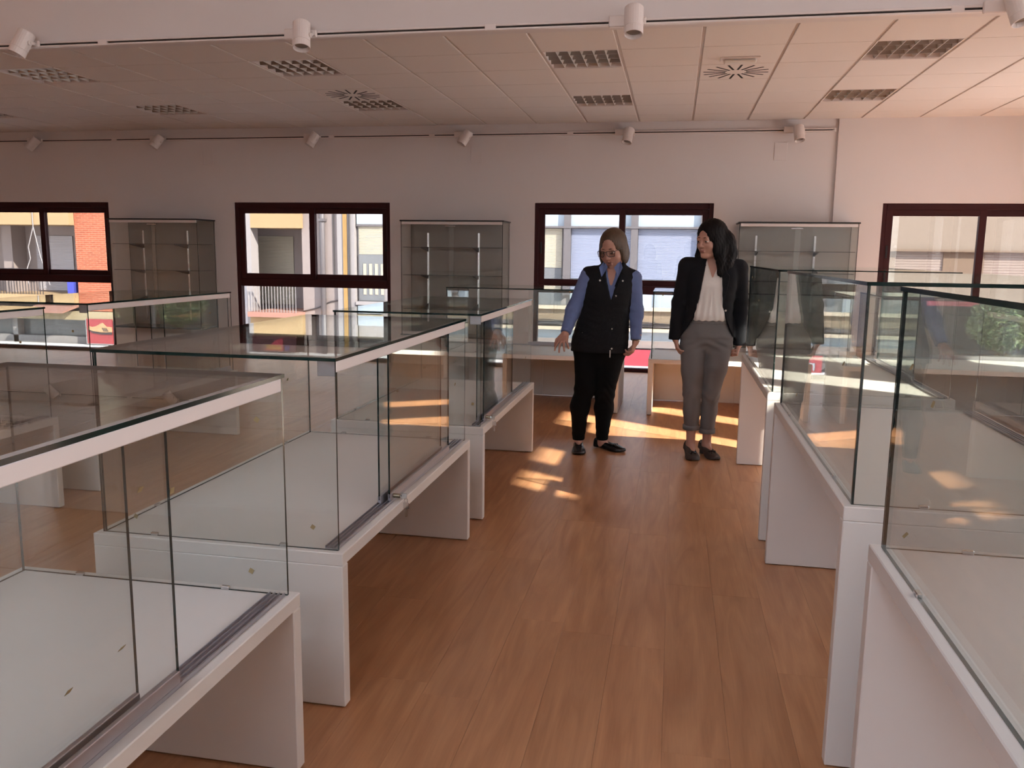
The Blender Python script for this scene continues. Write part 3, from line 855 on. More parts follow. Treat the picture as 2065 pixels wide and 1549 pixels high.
# --- modern facade with pale shutters, behind the women
r = empty('office_facade', (-1.5, FY, GZ), 0, 'modern facade with pale blue shutters and grey posts outside the middle window', 'building')
B(r, 'wall', 'ext_white', *T0((-5.6, 5.9, 26.2, 27, GZ, 7)))
B(r, 'top_panel', 'ext_sky_white', *T0((-5.6, 5.9, 26.1, 26.2, 2.25, 4)))
B(r, 'crossbar', 'ext_steel', *T0((-5.6, 5.9, 25.95, 26.2, 2.19, 2.25)))
for k in range(6):
    x = -5.48 + k * 2.06
    if x > 5.6: continue
    B(r, 'post', 'ext_steel', *T0((x, x + .21, 25.98, 26.2, .13, 4)))
    c = 'ext_shutter_cream' if k == 0 else 'ext_blue_white'
    a, b, z0 = x + .22, min(5.85, x + 2.05), .65
    if k == 0: a, b, z0 = x + .22, x + 1.99, .97
    m_ = MB(); shutter_mesh(m_, a + 1.5, b + 1.5, z0 - GZ, 2.18 - GZ, .14, .045); m_.build('shutter', c, r)
    B(r, 'pane', 'ext_pane', *T0((a, b, 26.15, 26.2, -.2, z0)))
    if k: B(r, 'pale_panel', 'ext_sky_white', *T0((a, b, 26.12, 26.15, -.2, z0 - .02)))
    B(r, 'mullion', 'ext_white', *T0((a + .55, a + .62, 26.08, 26.15, -.2, .6)))
B(r, 'sill', 'ext_stone', *T0((-5.6, 5.9, 25.85, 26.2, -.30, -.20)))
B(r, 'pebble_band', 'ext_pebble', *T0((-5.6, 5.9, 25.98, 26.2, -.68, -.30)))
B(r, 'cable_run', 'ext_steel', *T0((-5.6, 5.9, 25.92, 26.2, -.80, -.68)))
m_ = MB()
rg = random.Random(3)
for q in range(3):
    m_.path([(-4 + .32 * k, -.1 - .01 * q, 1.36 + .04 * q + rg.uniform(-.03, .03)) for k in range(24)], .014, 5)
m_.build('cable', 'ext_dark', r)
B(r, 'ledge', 'ext_stone', *T0((-5.6, 5.9, 25.7, 26.2, -.93, -.84)))
B(r, 'white_band', 'ext_sky_white', *T0((-5.6, 5.9, 25.95, 26.2, -1.22, -.93)))
B(r, 'grey_band', 'ext_grey', *T0((-5.6, 5.9, 25.9, 26.2, -1.45, -1.22)))
B(r, 'shop_front', 'ext_pane', *T0((-5.6, 5.9, 26.15, 26.2, GZ, -1.45)))
r = empty('red_shop_sign', (-1.9, 25.7, -2.08), 0, 'red shop sign board with white lettering low outside the middle window', 'sign')
B(r, 'board', 'ext_red', (-1.5, 1.42, 0, .08, 0, .60))
lettering('n', .5, 'ext_sky_white', r, (-1.2, -.012, .16))
# --- beige shuttered house, right window
r = empty('beige_house', (9, FY, GZ), 0, 'beige house with two roller shutters outside the right window', 'building')
B(r, 'wall', 'ext_tan', *T0((5.9, 22, 26.0, 27, 1.62, 7), (5.9, 22, 26.12, 27, GZ, 1.62)))
B(r, 'window_band', 'ext_tan_dark', *T0((6.0, 6.25, 26.06, 26.12, .4, 1.62), (7.54, 8.62, 26.06, 26.12, .4, 1.62), (10.07, 11.2, 26.06, 26.12, .4, 1.62)))
for a, b in ((6.25, 7.54), (8.62, 10.07), (11.2, 12.6)):
    m_ = MB(); shutter_mesh(m_, a - 9, b - 9, .4 - GZ, 1.61 - GZ, .10, .075); m_.build('shutter', 'ext_shutter_beige', r)
B(r, 'eave', 'ext_tan_dark', *T0((5.9, 22, 25.9, 26.0, 1.60, 1.66)))
B(r, 'shop_front', 'ext_dark', *T0((6.9, 22, 26.06, 26.12, GZ, .18)))  # dark panel put in for the shade under the awning
B(r, 'awning_edge', 'ext_red', *T0((6.9, 22, 24.9, 25.0, .12, .24)))
m_ = MB(); m_.prism([(26.06, .50), (25.0, .25), (25.0, .22), (26.06, .45)], 'x', 6.9, 22)
m_.v = [(x - 9, y - FY, z - GZ) for x, y, z in m_.v]; m_.build('awning', 'ext_red', r)
B(r, 'plinth', 'ext_tan_dark', *T0((6.9, 22, 25.9, 26.06, GZ, GZ + .5)))
# --- street tree low outside the right window
def leaf_cloud(name, centre, rad, n, seed, parent, m='leaf', size=.11):
    rg = random.Random(seed); mb = MB()
    for k in range(n):
        while True:
            p = Vector((rg.uniform(-1, 1), rg.uniform(-1, 1), rg.uniform(-1, 1)))
            if .25 < p.length < 1: break
        p = Vector((p.x * rad[0], p.y * rad[1], p.z * rad[2])) + Vector(centre)
        d = Vector((rg.gauss(0, 1), rg.gauss(0, 1), rg.gauss(0, .6))).normalized(); e = d.orthogonal().normalized()
        e = (Matrix.Rotation(rg.uniform(0, 6.28), 3, d) @ e)
        s = size * rg.uniform(.6, 1.2)
        a, b, c, f = p - d * s, p + e * s * .4, p + d * s, p - e * s * .4
        nn = d.cross(e) * s * .12
        mb.add([a, b + nn, c, f + nn], [(0, 1, 2), (0, 2, 3)])
    o = mb.build(name, m, parent); o['kind'] = 'stuff'
    return o
r = empty('street_tree', (8.2, 23.0, GZ), 0, 'leafy green street tree low outside the right window', 'tree')
m_ = MB(); m_.tube((0, 0, 0), (.05, 0, .9), .09, .06, 10); m_.tube((.05, 0, .9), (-.35, .1, 1.7), .05, .02, 8); m_.tube((.05, 0, .9), (.4, -.1, 1.8), .05, .02, 8); m_.tube((.05, 0, .9), (.05, .2, 1.9), .045, .02, 8); m_.build('trunk', 'bark', r, smooth=True)
leaf_cloud('foliage', (0, 0, 1.95), (.85, .7, .75), 2600, 5, r, size=.09)
# ================================================================ THE TWO WOMEN (solid shapes blended as distance fields, meshed with surface nets)
def V3(*a): return np.array(a, float)
def unit(v): v = np.asarray(v, float); return v / np.linalg.norm(v)
def f_cap(a, b, ra, rb):
    a, b = V3(*a), V3(*b); ab = b - a; L2 = ab @ ab
    def f(P):
        t = np.clip(((P - a) @ ab) / L2, 0, 1)
        return np.linalg.norm(P - (a + t[:, None] * ab), axis=1) - (ra + (rb - ra) * t)
    return f
def f_ell(c, r, M=None):
    c, r = V3(*c), V3(*r)
    def f(P):
        q = P - c
        if M is not None: q = q @ M.T
        k0 = np.linalg.norm(q / r, axis=1); k1 = np.linalg.norm(q / (r * r), axis=1) + 1e-9
        return k0 * (k0 - 1) / k1
    return f
def f_loft(st, ex, zlo, zhi, power=2.3):
    """upright body section: st = rows of (z, cx, cy, half width, half depth); ex = lateral direction in plan"""
    st = np.array(sorted(st), float); ex = unit((ex[0], ex[1])); ey = np.array((-ex[1], ex[0]))
    zz = np.linspace(st[0, 0], st[-1, 0], 200)
    W_ = []
    for k in range(1, 5):
        v = np.interp(zz, st[:, 0], st[:, k]); kern = np.ones(15) / 15
        v = np.convolve(np.pad(v, 7, 'edge'), kern, 'valid'); W_.append(v)
    def f(P):
        z = np.clip(P[:, 2], zz[0], zz[-1])
        cx, cy, w, d = (np.interp(z, zz, q) for q in W_)
        dx, dy = P[:, 0] - cx, P[:, 1] - cy
        u, v = np.abs(dx * ex[0] + dy * ex[1]), np.abs(dx * ey[0] + dy * ey[1])
        s = ((u / w) ** power + (v / d) ** power) ** (1 / power)
        side = (s - 1) * np.minimum(w, d)
        cap = np.maximum(zlo - P[:, 2], P[:, 2] - zhi)
        return np.maximum(side, cap)
    return f
def smin(a, b, k):
    h = np.clip(.5 + .5 * (b - a) / k, 0, 1)
    return b * (1 - h) + a * h - k * h * (1 - h)
def U(k, *fs):
    def f(P):
        d = fs[0](P)
        for g in fs[1:]: d = smin(d, g(P), k)
        return d
    return f
def CUT(f, g, k=.004):
    return lambda P: -smin(-f(P), g(P), k)
def nets(f, lo, hi, h):
    lo, hi = V3(*lo), V3(*hi)
    n = np.ceil((hi - lo) / h).astype(int) + 1
    ax = [lo[k] + h * np.arange(n[k]) for k in range(3)]
    G = np.stack(np.meshgrid(*ax, indexing='ij'), -1).reshape(-1, 3)
    D = np.concatenate([f(c) for c in np.array_split(G, max(1, len(G) // 200000))]).reshape(n)
    D[D == 0] = 1e-7
    s = D < 0
    c = [(i, j, k) for i in (0, 1) for j in (0, 1) for k in (0, 1)]
    sl = lambda A, o: A[o[0]:n[0] - 1 + o[0], o[1]:n[1] - 1 + o[1], o[2]:n[2] - 1 + o[2]]
    cnt = sum(sl(s, o).astype(int) for o in c)
    act = (cnt > 0) & (cnt < 8)
    I = np.argwhere(act)
    idx = -np.ones(act.shape, int); idx[act] = np.arange(len(I))
    acc = np.zeros((len(I), 3)); m = np.zeros(len(I))
    for o in c:
        for a in range(3):
            if o[a]: continue
            p = list(o); p[a] = 1
            d0 = D[I[:, 0] + o[0], I[:, 1] + o[1], I[:, 2] + o[2]]; d1 = D[I[:, 0] + p[0], I[:, 1] + p[1], I[:, 2] + p[2]]
            x = (d0 < 0) != (d1 < 0)
            t = np.where(x, d0 / np.where(x, d0 - d1, 1), 0)
            q = np.tile(np.array(o, float), (len(I), 1)); q[:, a] = t
            acc[x] += q[x]; m[x] += 1
    Vt = lo + h * (I + acc / m[:, None])
    F = []
    for a in range(3):
        b, e = (a + 1) % 3, (a + 2) % 3
        sh = [slice(None)] * 3; sh2 = [slice(None)] * 3
        sh[a] = slice(0, n[a] - 1); sh2[a] = slice(1, n[a])
        x = s[tuple(sh)] != s[tuple(sh2)]
        E = np.argwhere(x)
        ok = (E[:, b] > 0) & (E[:, e] > 0) & (E[:, b] < n[b] - 1) & (E[:, e] < n[e] - 1)
        E = E[ok]
        ins = s[E[:, 0], E[:, 1], E[:, 2]]
        def at(db, de):
            q = E.copy(); q[:, b] -= db; q[:, e] -= de
            return idx[q[:, 0], q[:, 1], q[:, 2]]
        quad = np.stack([at(1, 1), at(0, 1), at(0, 0), at(1, 0)], 1)
        quad[~ins] = quad[~ins][:, ::-1]
        F.append(quad)
    F = np.concatenate(F)
    return Vt, F[(F >= 0).all(1)]
def relax(Vt, F, it=1, w=.5):
    for _ in range(it):
        acc = np.zeros_like(Vt); c = np.zeros(len(Vt))
        for a in range(4):
            for b in (1, 3):
                np.add.at(acc, F[:, a], Vt[F[:, (a + b) % 4]]); np.add.at(c, F[:, a], 1)
        Vt = Vt + w * (acc / np.maximum(c, 1)[:, None] - Vt)
    return Vt
def solid(name, parts, mats, parent, org=(0, 0, 0), slot=None, rel=1):
    """parts = list of (distance field, low corner, high corner, voxel)"""
    mes = []
    for f, lo, hi, h in parts:
        v, q = nets(f, lo, hi, h)
        v = relax(v, q, rel)
        me = bpy.data.meshes.new(name)
        me.from_pydata((v - V3(*org)).tolist(), [], q.tolist())
        for m in mats: me.materials.append(MATS[m])
        if slot is not None:
            me.polygons.foreach_set('material_index', slot(v[q].mean(1)).astype(int).tolist())
        me.update()
        mes.append(me)
    me = mes[0]
    if len(mes) > 1:                       # weld head and hands onto the body: one continuous surface
        obs = [link('weld', m) for m in mes]
        for o in obs[1:]:
            md = obs[0].modifiers.new('weld', 'BOOLEAN'); md.operation = 'UNION'; md.object = o; md.solver = 'EXACT'
        bpy.context.view_layer.update()
        me = bpy.data.meshes.new_from_object(obs[0].evaluated_get(bpy.context.evaluated_depsgraph_get()))
        me.name = name
        for o in obs: bpy.data.objects.remove(o)
    me.polygons.foreach_set('use_smooth', [True] * len(me.polygons))
    me.update()
    return link(name, me, parent, org if parent is None else (0, 0, 0))

mat('skin_a', rgb(178, 132, 114), .5, var=.06, scale=20)
mat('skin_b', rgb(182, 138, 120), .5, var=.05, scale=20)
mat('lips', rgb(152, 102, 92), .4, var=.05)
mat('mouth_dark', rgb(40, 16, 14), .5)
mat('eye_white', rgb(200, 194, 188), .25)
mat('iris', rgb(38, 26, 20), .2)
mat('hair_brown', rgb(78, 60, 45), .45, spec=.4, var=.55, scale=14, stretch=(5, 5, .6))
mat('hair_black', rgb(14, 10, 10), .6, spec=.15, var=.4, scale=14, stretch=(5, 5, .6))
mat('brow_brown', rgb(72, 52, 38), .8)
mat('vest_navy', rgb(9, 10, 14), .8, spec=.3, var=.15, scale=30, bump=.3, bscale=90)
mat('shirt_blue', rgb(98, 114, 156), .8, var=.06, scale=25, bump=.25, bscale=40)
mat('trouser_black', rgb(8, 8, 8), .9, spec=.2, var=.1, scale=40)
mat('shoe_black', rgb(20, 19, 20), .25, var=.1, scale=20)
mat('shoe_suede', rgb(58, 48, 44), .7, var=.12, scale=40)
mat('blazer', rgb(18, 19, 24), .9, spec=.3, var=.12, scale=60, bump=.2, bscale=200)
mat('blouse', rgb(232, 226, 220), .7, var=.03, scale=12, bump=.2, bscale=25)
mat('trouser_grey', rgb(112, 109, 107), .85, var=.10, scale=160, bump=.1, bscale=300)
mat('frame_black', rgb(18, 15, 18), .3)
glass_mat('spectacle_glass', (.86, .84, .84))
mat('pearl_button', rgb(205, 200, 190), .3)

def frame_from(fwd, upv=(0, 0, 1), tilt=0.0):
    """rows: right(x), forward(y), up(z) of a head looking along fwd"""
    y = unit(fwd); x = unit(np.cross(y, upv)); z = np.cross(x, y)
    if tilt:
        x, z = x * math.cos(tilt) + z * math.sin(tilt), z * math.cos(tilt) - x * math.sin(tilt)
    return np.array([x, y, z])
def local(f, c, M, s=1.0):
    c = V3(*c)
    return lambda P: f((P - c) @ M.T / s) * s
HS1 = 1.09
def head_field(open_mouth=False, thin=1.0):
    f = U(.018, f_ell((0, -.014, .034), (.075, .094, .090)), f_ell((0, .022, -.040), (.060 * thin, .066, .082)))
    f = U(.014, f, f_ell((0, .056, -.100), (.027, .026, .021)), f_cap((-.046, .0, -.075), (-.018, .050, -.104), .018, .016), f_cap((.046, .0, -.075), (.018, .050, -.104), .018, .016))
    f = U(.016, f, f_ell((.038, .046, -.036), (.026, .030, .026)), f_ell((-.038, .046, -.036), (.026, .030, .026)))
    f = U(.008, f, f_cap((-.036, .074, .017), (.036, .074, .017), .012, .012))
    f = CUT(f, U(.004, f_ell((.031, .097, -.003), (.019, .022, .012)), f_ell((-.031, .097, -.003), (.019, .022, .012))), .010)
    f = U(.007, f, f_cap((0, .082, .008), (0, .105, -.034), .007, .0105), f_ell((.011, .095, -.038), (.008, .011, .007)), f_ell((-.011, .095, -.038), (.008, .011, .007)))
    f = U(.004, f, f_cap((-.019, .078, -.064), (0, .090, -.061), .004, .0055), f_cap((.019, .078, -.064), (0, .090, -.061), .004, .0055), f_cap((-.015, .080, -.073 - .006 * open_mouth), (.015, .080, -.073 - .006 * open_mouth), .007, .007))
    if open_mouth: f = CUT(f, f_ell((0, .092, -.070), (.015, .018, .0042)), .003)
    # upper and lower lids
    for s in (-1, 1):
        f = U(.003, f, f_ell((s * .031, .0735, .004), (.0165, .0135, .0085)), f_ell((s * .031, .0725, -.010), (.0155, .0125, .006)))
    f = U(.006, f, f_ell((.075, -.012, -.012), (.009, .019, .030)), f_ell((-.075, -.012, -.012), (.009, .019, .030)))
    return f
def finger_chain(base, d, n, L, curl, r):
    """three bent phalanges; d = direction, n = palm side"""
    pts = [base]; ang = 0; p = base
    for k, (fr, c) in enumerate(zip((.46, .31, .23), curl)):
        ang += c
        q = p + (d * math.cos(ang) + n * math.sin(ang)) * L * fr
        pts.append(q); p = q
    return [f_cap(a, b, r - .0007 * k, r - .0007 * (k + 1)) for k, (a, b) in enumerate(zip(pts[:-1], pts[1:]))], pts[-1]
def hand_field(w, d, n, curl, spread=.12, thumb=(.55, .5), s=1.0, side=1):
    """w wrist, d towards the fingers, n palm side; side = which lateral side carries the thumb"""
    d = unit(d); n = unit(np.asarray(n, float) - d * (np.asarray(n, float) @ d)); t = np.cross(d, n) * side
    w = V3(*w)
    fs = [f_cap(w - d * .05 * s, w + d * .01 * s, .026 * s, .024 * s)]
    tips = [w]
    fl = (.070, .078, .072, .057)
    pal = []
    for k in range(4):
        o = t * (.030 - .0195 * k) * s
        kn = w + d * (.082 - .004 * abs(k - 1)) * s + o
        pal.append(f_cap(w + d * .008 * s + o * .62, kn, .0145 * s, .0100 * s))
        dd = unit(d + t * spread * (1.5 - k) * .55)
        ch, tip = finger_chain(kn, dd, n, fl[k] * s, [c * (1 + .12 * k) for c in curl], .0088 * s)
        tips.append(tip)
        fs.append(U(.002, *ch))
    palm = U(.012, *pal)
    tb = w + d * .020 * s + t * .026 * s
    d1 = unit(d * .75 + t * thumb[0] + n * thumb[1] * .6)
    k1 = tb + d1 * .042 * s; d2 = unit(d + t * .12 + n * thumb[1]); k2 = k1 + d2 * .030 * s; k3 = k2 + unit(d + n * .3) * .024 * s
    th = U(.004, f_cap(tb, k1, .0135 * s, .0105 * s), f_cap(k1, k2, .0102 * s, .0092 * s), f_cap(k2, k3, .0092 * s, .0078 * s))
    tips += [k1, k3]
    f = U(.008, palm, fs[0]); 
    f = U(.0035, f, *fs[1:]); f = U(.006, f, th)
    A = np.array(tips); pad = .03
    return f, A.min(0) - pad - .02, A.max(0) + pad + .02
def shoe_field(heel, d, L, hh, top=.062, wide=1.0):
    """court/loafer upper; heel point on the floor, direction d in plan, heel lift hh"""
    d = unit((d[0], d[1], 0)); s = V3(-d[1], d[0], 0); h = V3(heel[0], heel[1], 0)
    U_ = np.array([0, .03, .10, .25, .45, .62, .78, .9, .97, 1.0]); Wd = np.array([.018, .027, .032, .032, .034, .042, .043, .035, .020, .006]) * wide
    Hh = np.array([top * .85, top, top, top * .86, top * .84, top * .80, .040, .030, .024, .012])
    Bz = np.array([hh, hh, hh, hh * .95, hh * .45, hh * .1, .002, .004, .008, .012])
    def f(P):
        q = P - h; u = (q @ d) / L; v = np.abs(q @ s); z = q[:, 2]
        uc = np.clip(u, 0, 1)
        w, t, b = np.interp(uc, U_, Wd), np.interp(uc, U_, Hh), np.interp(uc, U_, Bz)
        zz = np.abs(z - b)
        e = ((v / w) ** 2.6 + (np.maximum(z - b, 0) / t) ** 2.6) ** (1 / 2.6) - 1
        dd = e * np.minimum(w, t)
        dd = np.maximum(dd, b - z)
        return np.maximum(dd, np.maximum(-u * L, (u - 1) * L))
    hole = f_cap(h + d * L * .16 + V3(0, 0, hh + .058), h + d * L * .50 + V3(0, 0, hh * .7 + .070), .024 * wide, .026 * wide)
    up = CUT(f, hole, .004)
    lo = np.minimum(h, h + d * L) - .06; hi = np.maximum(h, h + d * L) + .06; lo[2] = -.01; hi[2] = hh + .10
    return up, lo, hi, d, s, h
def add_shoe(parent, heel, d, L, hh, m, bow, wide=1.0):
    f, lo, hi, dv, sv, h = shoe_field(heel, d, L, hh, wide=wide)
    if hh > .02:
        g = f_cap(h + dv * .022 + V3(0, 0, .004), h + dv * .026 + V3(0, 0, hh + .01), .020, .024)
        f0 = f
        f = lambda P: np.maximum(np.minimum(f0(P), g(P)), .0008 - P[:, 2])
    sh = solid('shoe', [(f, lo, hi, .0045)], [m], parent)
    base = h + dv * L * .66 + V3(0, 0, .047 + hh * .08)
    b = MB()
    if bow:
        for q in (-1, 1):
            b.tube(base, base + sv * q * .024 + dv * .004 + V3(0, 0, -.004), .004, .0085, 8)
            b.tube(base, base + sv * q * .016 + dv * .030 + V3(0, 0, -.010), .003, .005, 8)
        b.tube(base - sv * .006, base + sv * .006, .007, n=8)
    b.path([base + sv * (.030 - .006 * k) - dv * .014 + V3(0, 0, -.018 + .018 * math.sin(math.pi * k / 10)) for k in range(11)], .004, 6)
    b.build('bow', 'shoe_black', sh)
    return sh
def disc(mb, p, n, r, t=.003):
    p, n = Vector(p), Vector(n).normalized(); mb.tube(p, p + n * t, r, r * .85, 12)

# ---------------------------------------------------------------- woman in the navy vest
ORG = V3(-.52, 5.93, 0)
ex = (.995, -.10)
fx = V3(-.10, -.995, 0)
HC1 = V3(-.432, 5.915, 1.440); HM1 = frame_from((-.34, -.90, -.28), tilt=-.05)
torso1 = f_loft([(.70, -.505, 5.94, .165, .105), (.85, -.495, 5.94, .162, .105), (1.0, -.475, 5.94, .150, .100), (1.12, -.462, 5.935, .155, .108), (1.22, -.45, 5.935, .158, .098), (1.29, -.435, 5.935, .125, .075), (1.33, -.425, 5.935, .060, .058)], ex, .68, 1.335)
body_low = U(.03, torso1, f_cap((-.585, 5.94, .70), (-.60, 5.925, .44), .085, .058), f_cap((-.60, 5.925, .44), (-.637, 5.912, .03), .058, .030), f_cap((-.425, 5.94, .70), (-.458, 5.945, .41), .083, .053), f_cap((-.458, 5.945, .41), (-.470, 5.955, .03), .053, .030),
             f_cap((-.60, 5.935, 1.25), (-.70, 5.87, .995), .045, .036), f_cap((-.70, 5.87, .995), (-.729, 5.775, .865), .036, .026), f_cap((-.285, 5.93, 1.235), (-.256, 5.95, .995), .045, .036), f_cap((-.256, 5.95, .995), (-.249, 5.892, .82), .036, .026),
             f_cap((-.637, 5.912, .035), (-.618, 5.80, .025), .026, .020), f_cap((-.470, 5.955, .035), (-.40, 5.915, .025), .026, .020))
neck1 = f_cap(tuple(HC1 + HM1.T @ V3(0, -.022, -.075)), (-.425, 5.945, 1.25), .047, .056)
head1 = U(.02, local(head_field(True, 1.03), HC1, HM1, HS1), neck1)
hA = hand_field((-.735, 5.765, .848), (-.10, -.80, -.62), (.12, .45, -.85), (.25, .35, .3), .5, (.6, .3), .98, side=-1)
hB = hand_field((-.249, 5.888, .802), (-.28, -.14, -.95), (-.9, .1, .2), (.55, .65, .5), .05, (.35, .7), .98, side=1)
def slot1(c):
    q = (c - HC1) @ HM1.T / HS1
    lip = (np.abs(q[:, 0]) < .0185) & (q[:, 1] > .083) & (q[:, 2] < -.0590) & (q[:, 2] > -.085)
    inner = lip & (np.abs(q[:, 2] + .070) < .0045) & (np.abs(q[:, 0]) < .015)
    return np.where(inner, 2, np.where(lip, 1, 0))
P1 = solid('person', [(body_low, (-.83, 5.65, -.01), (-.14, 6.10, 1.345), .010), (head1, HC1 - V3(.14, .15, .24), HC1 + V3(.14, .15, .16), .0034), (hA[0], hA[1], hA[2], .003), (hB[0], hB[1], hB[2], .003)],
           ['skin_a', 'lips', 'mouth_dark'], None, ORG, slot1)
tag(P1, 'woman in a dark navy vest and blue shirt reaching towards the left case', 'person')
def child(o, p=P1, org=ORG):
    o.location = (-org[0], -org[1], -org[2]); return o
# trousers
def leg_folds(P): return .0022 * np.sin(P[:, 2] * 95 + 6 * np.sin(P[:, 0] * 30)) * np.exp(-((P[:, 2] - .42) / .10) ** 2) + .0018 * np.sin(P[:, 2] * 120 + P[:, 0] * 40) * np.exp(-((P[:, 2] - .12) / .06) ** 2)
tr1 = U(.03, f_ell((-.503, 5.94, .74), (.188, .120, .13)), f_loft([(.74, -.503, 5.94, .184, .118), (.84, -.497, 5.94, .172, .112), (.92, -.49, 5.94, .160, .108)], ex, .74, .92),
        f_cap((-.592, 5.94, .70), (-.600, 5.925, .45), .098, .071), f_cap((-.600, 5.925, .45), (-.634, 5.925, .31), .071, .067), f_cap((-.634, 5.925, .31), (-.638, 5.912, .085), .067, .045),
        f_cap((-.420, 5.94, .70), (-.457, 5.945, .41), .096, .064), f_cap((-.457, 5.945, .41), (-.463, 5.957, .30), .064, .066), f_cap((-.463, 5.957, .30), (-.470, 5.953, .085), .066, .044))
tr1c = lambda P: np.maximum(tr1(P), np.maximum(.066 - P[:, 2], -1)) + leg_folds(P)
child(solid('trousers', [(tr1c, (-.74, 5.78, .05), (-.29, 6.09, .95), .0065)], ['trouser_black'], P1))
# shirt: sleeves, body under the vest, collar
def slv(P): return .0022 * np.sin(P[:, 2] * 75 + 9 * P[:, 0] + 3 * np.sin(P[:, 1] * 40)) * np.exp(-((P[:, 2] - 1.0) / .11) ** 2) + .0008 * np.sin(P[:, 2] * 110 + 8 * P[:, 0])
sh1 = U(.03, f_loft([(.95, -.478, 5.935, .156, .108), (1.10, -.463, 5.935, .160, .116), (1.22, -.45, 5.935, .164, .104), (1.29, -.435, 5.935, .13, .083), (1.325, -.428, 5.938, .070, .068)], ex, .94, 1.325),
        f_cap((-.600, 5.935, 1.250), (-.698, 5.872, .998), .058, .049), f_cap((-.698, 5.872, .998), (-.730, 5.772, .860), .049, .038), f_cap((-.283, 5.93, 1.238), (-.255, 5.95, .998), .060, .048), f_cap((-.255, 5.95, .998), (-.249, 5.893, .822), .048, .038))
sh1 = CUT(sh1, f_cap(tuple(V3(-.422, 5.945, 1.30) + fx * .080), tuple(V3(-.418, 5.945, 1.185) + fx * .125), .034, .008), .006)
def sh1c(P):
    dA = unit(V3(-.730, 5.772, .860) - V3(-.698, 5.872, .998)); cutA = (P - (V3(-.730, 5.772, .860) + dA * .004)) @ dA
    cutA = np.where(P[:, 0] < -.62, cutA, -1)
    cutB = np.where((P[:, 0] > -.33) & (P[:, 2] < .9), .815 - P[:, 2], -1)
    return np.maximum(np.maximum(sh1(P) + slv(P), cutA), cutB)
shirt = child(solid('shirt', [(sh1c, (-.82, 5.69, .78), (-.15, 6.08, 1.345), .006)], ['shirt_blue'], P1))
for q in (-1, 1):        # collar flaps
    c0 = V3(-.425, 5.94, 1.345) + fx * .070; e = V3(*ex, 0) * q
    m_ = MB(); a, b, c, d = c0 + e * .054 - fx * .03 + V3(0, 0, .016), c0 + e * .022 + fx * .030 + V3(0, 0, -.034), c0 + e * .058 + fx * .058 + V3(0, 0, -.098), c0 + e * .082 + fx * .030 + V3(0, 0, -.034)
    t = fx * .006
    m_.add([a, b, c, d, a + t, b + t, c + t, d + t], [(0, 1, 2, 3), (4, 5, 6, 7), (0, 1, 5, 4), (1, 2, 6, 5), (2, 3, 7, 6), (3, 0, 4, 7)])
    m_.build('collar', 'shirt_blue', shirt)
# vest
def quilt(P): return .0010 * np.sin(P[:, 2] * 130 + 2.5 * np.sin(P[:, 0] * 22))
ve = U(.025, f_loft([(.715, -.508, 5.935, .203, .135), (.80, -.505, 5.935, .204, .138), (.90, -.490, 5.935, .188, .130), (1.0, -.475, 5.935, .176, .126), (1.10, -.463, 5.935, .178, .133), (1.20, -.45, 5.935, .178, .122), (1.27, -.438, 5.935, .166, .100), (1.315, -.428, 5.938, .105, .085), (1.345, -.425, 5.94, .078, .074)], ex, .715, 1.352),
       f_cap((-.56, 5.935, 1.262), (-.595, 5.935, 1.262), .062, .056), f_cap((-.32, 5.933, 1.250), (-.290, 5.933, 1.248), .058, .053))
def vneck(P):
    u = (P - V3(-.425, 5.94, 0)) @ V3(*ex, 0); v = (P - V3(-.425, 5.94, 0)) @ fx; z = P[:, 2]
    u = u - .012
    w = np.interp(z, [1.02, 1.10, 1.24, 1.36], [-.02, .004, .040, .062])
    return np.maximum(np.abs(u) - w, .02 - v)
ve = CUT(ve, vneck, .006)
ve = CUT(ve, f_cap((-.425, 5.942, 1.25), (-.425, 5.942, 1.45), .060, .062), .006)
ve = CUT(ve, f_cap((-.69, 5.935, 1.215), (-.66, 5.935, 1.225), .062, .060), .01); ve = CUT(ve, f_cap((-.205, 5.933, 1.205), (-.235, 5.933, 1.21), .060, .056), .01)
vest = child(solid('vest', [(lambda P: ve(P) + quilt(P), (-.75, 5.75, .69), (-.18, 6.10, 1.38), .0065)], ['vest_navy'], P1))
# collar of the vest stands open
m_ = MB()
for q in (-1, 1):
    e = V3(*ex, 0) * q; c0 = V3(-.425, 5.94, 1.345)
    pts = [c0 - fx * .060 + V3(0, 0, .035), c0 + e * .062 - fx * .02 + V3(0, 0, .022), c0 + e * .074 + fx * .040 + V3(0, 0, -.020), c0 + e * .072 + fx * .085 + V3(0, 0, -.080), c0 + e * .045 + fx * .120 + V3(0, 0, -.165)]
    for a, b in zip(pts[:-1], pts[1:]):
        m_.tube(a, b, .014, .013, 10)
m_.build('vest_collar', 'vest_navy', vest, smooth=True)
bt = [((-.507, 1.222), .0), ((-.350, 1.222), .0), ((-.393, 1.118), .012), ((-.405, 1.013), .012), ((-.415, .889), .012), ((-.430, .755), .01), ((-.410, .752), .01)]
for (bx_, bz_), r_ in bt:
    m_ = MB(); y_ = {1.222: 5.822, 1.118: 5.804, 1.013: 5.810, .889: 5.806, .755: 5.80, .752: 5.80}[bz_]
    disc(m_, (bx_, y_ + .004, bz_), (-.1, -1, 0), .0068); m_.build('snap_button', 'pearl_button', vest)
m_ = MB(); m_.cbox(-.423, -.417, 5.792, 5.800, .690, .742, .001); m_.build('zip_pull', 'pearl_button', vest)
for x_, y_, z_ in ((-.618, 5.838, .835), (-.327, 5.862, .800)):
    m_ = MB(); m_.box(x_ - .003, x_ + .003, y_ - .006, y_, z_ - .022, z_ + .022); m_.build('pocket_zip', 'pearl_button', vest)
